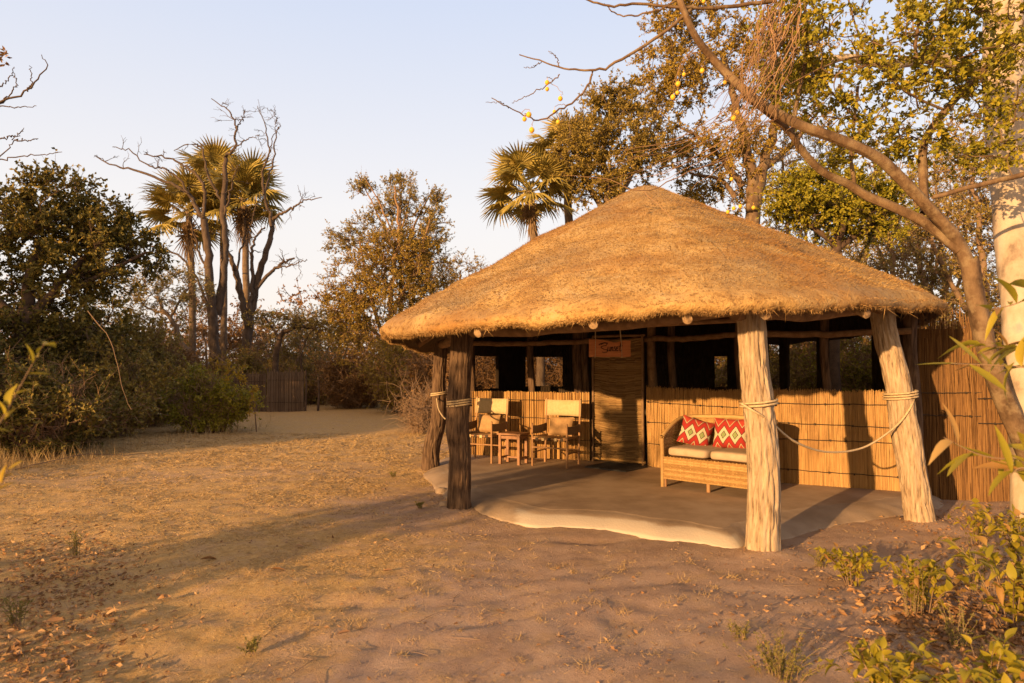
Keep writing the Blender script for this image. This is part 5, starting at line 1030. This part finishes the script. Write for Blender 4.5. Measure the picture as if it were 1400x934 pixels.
near_shrub('yellow-green leafy shrub at the bottom edge, right of the feathery herb', gnd(1215, 985), 20, .34, .30, .060, .036, 14)
near_shrub('yellow-green shrub in the bottom right corner', gnd(1350, 1010), 20, .40, .34, .070, .040, 14)
near_shrub('small leafy shrub beside the leaning post', gnd(1335, 745), 14, .34, .36, .06, .035, 12)
near_shrub('leafy shrub at the foot of the white-barked tree', gnd(1400, 775), 16, .50, .36, .08, .045, 12)
def herb(label, c, n, hgt, spr, lf=lf_grassg, ll=.02):
    o = thing('feathery_herb', label, 'plant', c); g = G(); gl = G()
    for k in range(n):
        a = rng.uniform(0, 2 * pi); q = rng.uniform(.1, 1); tip = c + A3(cos(a) * spr * q, sin(a) * spr * q, hgt * rng.uniform(.5, 1.05)); P = cat([c + A3(cos(a), sin(a), 0) * spr * q * .4 - A3(0, 0, .02), (c + tip) / 2 + rng.normal(0, .01, 3), tip], 10); tubes(g, P, np.linspace(.0022, .001, 10), 4)
        Q, D = along(P[None], 26, .1); leaves(gl, Q, nrm(D + rdir(26) * 1.0), ll * rng.uniform(.6, 1.2, 26), ll * .35)
    part('stems', g, m_twig, o); part('foliage', gl, lf, o)
herb('feathery yellow-green herb at the bottom edge left of the leafy shrubs', gnd(1065, 935), 60, .22, .28)
herb('small feathery herb left of the bottom-edge herb, near bare soil', gnd(1010, 880), 12, .14, .12)
herb('wispy weed behind the bottom-edge shrub in the lower right litter', gnd(1310, 900), 22, .30, .22)
herb('yellowing weed just left of the low shrub nearest the thick post', gnd(1120, 775), 14, .14, .12)
herb('tall thin weed at the right edge between the large-leaved shrubs', gnd(1340, 810), 20, .42, .22)
herb('upright thin-stemmed weed standing between the lower right shrubs', gnd(1248, 850), 12, .36, .13)
herb('tiny green tuft on bare soil before the dark left post', gnd(575, 694), 14, .07, .06)
herb('small green tuft at the foot of the slab beside the dark post', gnd(697, 704), 8, .05, .05)
herb('low green weed in the foreground straw left of centre', gnd(345, 890), 12, .06, .09)
herb('greyish upright weed in the leaf litter at lower left', gnd(103, 760), 14, .22, .10)
herb('short weed at the bottom left in the litter', gnd(25, 850), 16, .16, .12)
herb('little weed on the straw near the curved post', gnd(538, 652), 10, .08, .08)
# ---- dry grass, straw litter, leaf litter
def on_ground(x, y, dz=0): return np.stack([x, y, gh(x, y) + dz], -1)
n = 230000; d = 2.6 + 14 * rng.random(n) ** 1.35; ax = rng.uniform(-.85, .78, n); x = d * ax; y = d
k = (np.clip(straw_mask(x, y) + .06, 0, 1) * np.clip((fbm(np.stack([x * 2.6, y * 2.6, x * 0], -1), 4) - .36) * 4.5, .06, 1) > rng.random(n) * .95) ; x, y = x[k], y[k]; n = len(x)
P = on_ground(x, y, .002); D = rdir(n); D[:, 2] = np.abs(D[:, 2]) * .28; D = nrm(D); g = G(); straws(g, P, D, rng.uniform(.02, .055, n) * np.clip(y / 6, .8, 2.2), np.clip(y * .0008, .003, .011)[:, None])
solo('straw_litter', g, lf_grass, 'dry straw scattered thinly over the sandy clearing', 'straw', kind='stuff')
n = 16000; d = 6 + 26 * rng.random(n); x = d * rng.uniform(-.85, 0.0, n); y = d
edge = np.array([gnd(px_, py_)[:2] for px_, py_ in ((0, 645), (120, 625), (230, 605), (350, 585), (400, 575), (430, 553), (560, 556), (590, 560))])
dist = np.abs(y - np.interp(x, edge[:, 0], edge[:, 1])); k = (np.exp(-(dist / 1.6) ** 2) + .02 > rng.random(n)) & (y > np.interp(x, edge[:, 0], edge[:, 1]) - .8); x, y = x[k], y[k]; x = np.repeat(x, 6) + rng.normal(0, .10, 6 * len(x)); y = np.repeat(y, 6) + rng.normal(0, .10, 6 * len(y)); n = len(x)
P = on_ground(x, y, -.01); D = nrm(rdir(n) * .5 + A3(0, 0, 1)); g = G(); straws(g, P, D, rng.uniform(.12, .45, n), .010)
solo('tall_dry_grass', g, lf_grass, 'tufts of dry grass along the foot of the bushes', 'grass', kind='stuff')
# small dead grass tufts on the bare soil
n = 520; d = 2.7 + 9 * rng.random(n) ** 1.3; x = d * rng.uniform(-.75, .55, n); k = (np.hypot(x - 2, d - 9.5) > 3.9) & (fbm(np.stack([x * .9, d * .9, x * 0 + 44], -1), 2) > .45); x, d = x[k], d[k]; n = len(x)
nb = 34; sz = np.repeat(rng.uniform(.35, 1.1, n), nb); x = np.repeat(x, nb) + rng.normal(0, .035, n * nb) * sz; d = np.repeat(d, nb) + rng.normal(0, .035, n * nb) * sz; P = on_ground(x, d, 0); D = nrm(rdir(len(x)) * .9 + A3(0, 0, .55)); g = G(); straws(g, P, D, rng.uniform(.02, .07, len(x)) * sz, np.clip(d * .0008, .0028, .008)[:, None])
solo('dead_grass', g, lf_grass, 'small dead tufts of grass dotted over the bare soil', 'grass', kind='stuff')
# crumbs of soil and grit
n = 40000; d = 2.4 + 11 * rng.random(n) ** 1.4; x = d * rng.uniform(-.85, .8, n); k = np.hypot(x - 2, d - 9.5) > 3.5; x, d = x[k], d[k]; n = len(x)
k = fbm(np.stack([x * 1.7, d * 1.7, x * 0 + 8], -1), 4) > rng.uniform(.3, .62, n); x, d = x[k], d[k]; n = len(x)
s_ = rng.uniform(.002, .0055, n) * np.where(rng.random(n) < .04, 2.2, 1) * np.clip(d / 5, .8, 1.6); C = on_ground(x, d, 0) + np.stack([0 * x, 0 * x, s_ * .2], -1)
T_ = np.array([(1, 0, -.4), (-.5, .87, -.4), (-.5, -.87, -.4), (0, 0, .9)]); a_ = rng.uniform(0, 2 * pi, n); ca, sa_ = np.cos(a_)[:, None], np.sin(a_)[:, None]
V = np.stack([T_[None, :, 0] * ca - T_[None, :, 1] * sa_, T_[None, :, 0] * sa_ + T_[None, :, 1] * ca, np.broadcast_to(T_[None, :, 2], (n, 4))], -1) * s_[:, None, None] * rng.uniform(.6, 1.3, (n, 4, 1)) + C[:, None]
i = (np.arange(n) * 4)[:, None, None]; t_ = (i + np.array([[0, 1, 3], [1, 2, 3], [2, 0, 3]])[None]).reshape(-1, 3); g = G(); g.add(V.reshape(-1, 3), tris=t_, rnd=.5)
solo('soil_grit', g, m_grit, 'small crumbs of dry soil scattered over the clearing', 'grit', kind='stuff')
# leaf litter
def litter(n, px_, py_, sx, sy, s0, s1):
    q = np.array([gnd(a, min(max(b_, 560), 1400))[:2] for a, b_ in zip(rng.normal(px_, sx, n), rng.normal(py_, sy, n))]); P = on_ground(q[:, 0], q[:, 1], .006)
    P[:, 2] += rng.random(n) * .012; D = rdir(n); D[:, 2] *= .3; return P, nrm(D), rng.uniform(s0, s1, n)
g = G()
for a in ((2200, 1330, 850, 75, 55, .03, .07), (1300, 40, 860, 70, 70, .025, .06), (900, 90, 770, 60, 30, .025, .055), (500, 1150, 800, 130, 70, .015, .04), (450, 1320, 710, 70, 12, .02, .04)):
    P, D, L = litter(*a); leaves(g, P, D, L, L * .5, fold=.3)
n = 2600; d = 2.8 + 16 * rng.random(n) ** 1.5; x = d * rng.uniform(-.85, .7, n); inside = (np.hypot(x - 2, d - 9.5) < 3.6); x, d = x[~inside], d[~inside]; P = on_ground(x, d, .004); L = rng.uniform(.012, .04, len(x)); D = rdir(len(x)); D[:, 2] *= .35; leaves(g, P, nrm(D), L, L * .55, fold=.3)
solo('leaf_litter', g, lf_lit, 'brown dead leaves strewn over the ground and heaped in the corners', 'leaves', kind='stuff')
LV = []
for k in range(4):
    q = G(); bigleaf(q, (-.5, 0, .0), (1, 0, .05), 1.0, .42, bend=-.15 + .2 * k, seg=6, fold=.35, rnd=(.5, .7, .9, .97)[k]); me = q.mesh('fallen_leaf', True); me.materials.append(lf_lit); LV.append(me)
for x, y_, s_, lab in ((225, 817, .10, 'large pale fallen leaf lying on straw, lower left of centre'), (285, 763, .13, 'curled grey leaf lying in the shadow band left of centre'), (380, 782, .12, 'grey leaf curled up on the straw right of the shadow band'), (78, 762, .11, 'grey curled leaf beside the upright weed, lower left'), (55, 765, .10, 'flat grey leaf at the lower left, left of its curled neighbour'), (530, 784, .08, 'small pale leaf on bare sand below the dark post'), (410, 746, .07, 'small whitish leaf on straw left of the bare sand'), (150, 838, .11, 'orange-brown leaf in the lower left straw'), (470, 870, .08, 'pale fallen leaf on sand near the bottom edge'), (528, 738, .07, 'little bluish leaf near the base of the slab path'), (20, 890, .12, 'yellow-brown leaf in the bottom left corner'), (75, 845, .12, 'long brown curled leaf in the left litter'), (1290, 835, .10, 'grey curled leaf in the lower right litter'), (1375, 838, .09, 'reddish leaf below the right edge shrub'), (1340, 880, .12, 'broad pale leaf in the bottom right litter')):
    p = gnd(x, y_); p[2] = float(gh(p[0], p[1])) + .012; o = bpy.data.objects.new('fallen_leaf', random.choice(LV)); COL.objects.link(o); o.location = tuple(p); o.scale = (s_, s_, s_); o.rotation_euler = (random.uniform(-.3, .3), random.uniform(-.2, .2), random.uniform(-.6, .6) + (pi if random.random() < .5 else 0)); meta(o, lab, 'leaf', 'single leaves lying on the ground')
g = G()
for px_, py_, sx_, sy_, n_s in ((1300, 850, 80, 45, 60), (60, 850, 60, 60, 40), (500, 850, 250, 60, 40), (1000, 780, 160, 40, 25)):
    for _ in range(n_s):
        p = gnd(rng.normal(px_, sx_), np.clip(rng.normal(py_, sy_), 720, 1000)); a_ = rng.uniform(0, pi); L_ = rng.uniform(.05, .22); q_ = p + A3(cos(a_), sin(a_), 0) * L_; p[2] = gh(p[0], p[1]) + .004; q_[2] = gh(q_[0], q_[1]) + .006 + .02 * rng.random(); tube(g, [p, (p + q_) / 2 + rng.normal(0, .008, 3) * A3(1, 1, .3), q_], .0022, .0012, n=6, sides=4)
solo('broken_twigs', g, m_twig, 'thin broken dry twigs scattered among the litter', 'twigs', kind='stuff')
# stones and logs
def rock(c, r, lab, name='stone', mat=m_concl, sc_=(1, 1, .6)):
    g = G(); th = np.linspace(0, pi, 12); ph = np.linspace(0, 2 * pi, 19)[:-1]; TH, PH = np.meshgrid(th, ph, indexing='ij'); d = np.stack([np.sin(TH) * np.cos(PH), np.sin(TH) * np.sin(PH), np.cos(TH)], -1)
    rr = r * (.75 + .5 * fbm(d * 2 + c, 3)); P = c + d * rr[..., None] * np.array(sc_); i = np.arange(12 * 18).reshape(12, 18); nx = np.roll(i, -1, 1); g.add(P, quads=np.stack([i[:-1], nx[:-1], nx[1:], i[1:]], -1), rnd=.5)
    return solo(name, g, mat, lab, name.replace('_', ' '), c, smooth=True)
rock(gnd(432, 549), .38, 'left-hand dark lump of charred wood at the end of the clearing', 'charred_log', m_barkd, (1.3, .6, .4)); rock(gnd(453, 549), .34, 'right-hand dark lump of charred wood at the end of the clearing', 'charred_log', m_barkd, (1.3, .6, .35))
rock(gnd(608, 690), .07, 'small grey stone on sand beside the dark left post', 'stone', m_conc); rock(gnd(604, 672), .09, 'low grey stone at the corner of the slab, left of the dark post', 'stone', m_conc)
# fallen sticks on the left
for k, (a, b_, lab) in enumerate([((120, 425), (180, 560), 'long thin bent stick leaning out of the left thicket'), ((20, 680), (190, 650), 'dry branch lying at the edge of the left thicket')]):
    g = G(); Y0 = 11.5; pa, pb = (at(a[0], a[1], 12), at(b_[0], b_[1], 12)) if k == 0 else (gnd(20, 645) + A3(0, 0, .03), gnd(200, 625) + A3(0, 0, .06)); tube(g, [pa, (pa * .6 + pb * .4) + A3(.12, 0, .12), pa * .25 + pb * .75 + A3(.0, 0, .05), pb], .008, .004, n=14, sides=5, jit=.01); solo('fallen_stick', g, m_twig, lab, 'stick', pa)

# ---- trees outside the view to the left and behind, whose shade falls on the clearing
def cs(c, s): return A3(c * SDIR[1] + s * SDIR[0], -c * SDIR[0] + s * SDIR[1], 0)
def shade_tree(c, s, h_, w_, label, low=.35, ncl=150, m=9, name='shade_tree'):
    b = cs(c, s); tree(name, label, 'tree', b, [([b, b + A3(.1, 0, h_ * .4), b + A3(-.1, 0, h_ * .8)], .22, .06), ([b + A3(0, 0, h_ * .3), b + A3(.9, .5, h_ * .6)], .1, .04), ([b + A3(0, 0, h_ * .3), b + A3(-.8, -.5, h_ * .6)], .1, .04)],
        [(b + A3(0, 0, h_ * (1 + low) / 2), (w_, w_, h_ * (1 - low) / 2), 1)], lf_dark, m_barkd, nclump=ncl, per=6, tw=.8, m=m, ll=.22, lw=.15, r_br=.05, twr=.01, group='shade trees outside the view' if 'tree' in name else None)
for k, (c, s, h_, w_) in enumerate([(-15.8, -12, 6.6, 1.7), (-18.5, -10, 7.4, 2.2), (-22.5, -6, 7.4, 2.2), (-26.5, -4, 7.6, 2.3), (-31, -2, 7.6, 2.6)]):
    shade_tree(c, s, h_, w_, 'leafy shade tree standing outside the view on the left', .1, 170)
shade_tree(-5.75, -7, 3.5, .62, 'narrow bush outside the view that shades the dark post', .02, 44, 4, 'shade_bush')

print('TRIS', sum(sum(len(p.vertices) - 2 for p in []) for _ in [0]), sum(len(o.data.loops) - 2 * len(o.data.polygons) for o in sc.objects if o.type == 'MESH'))
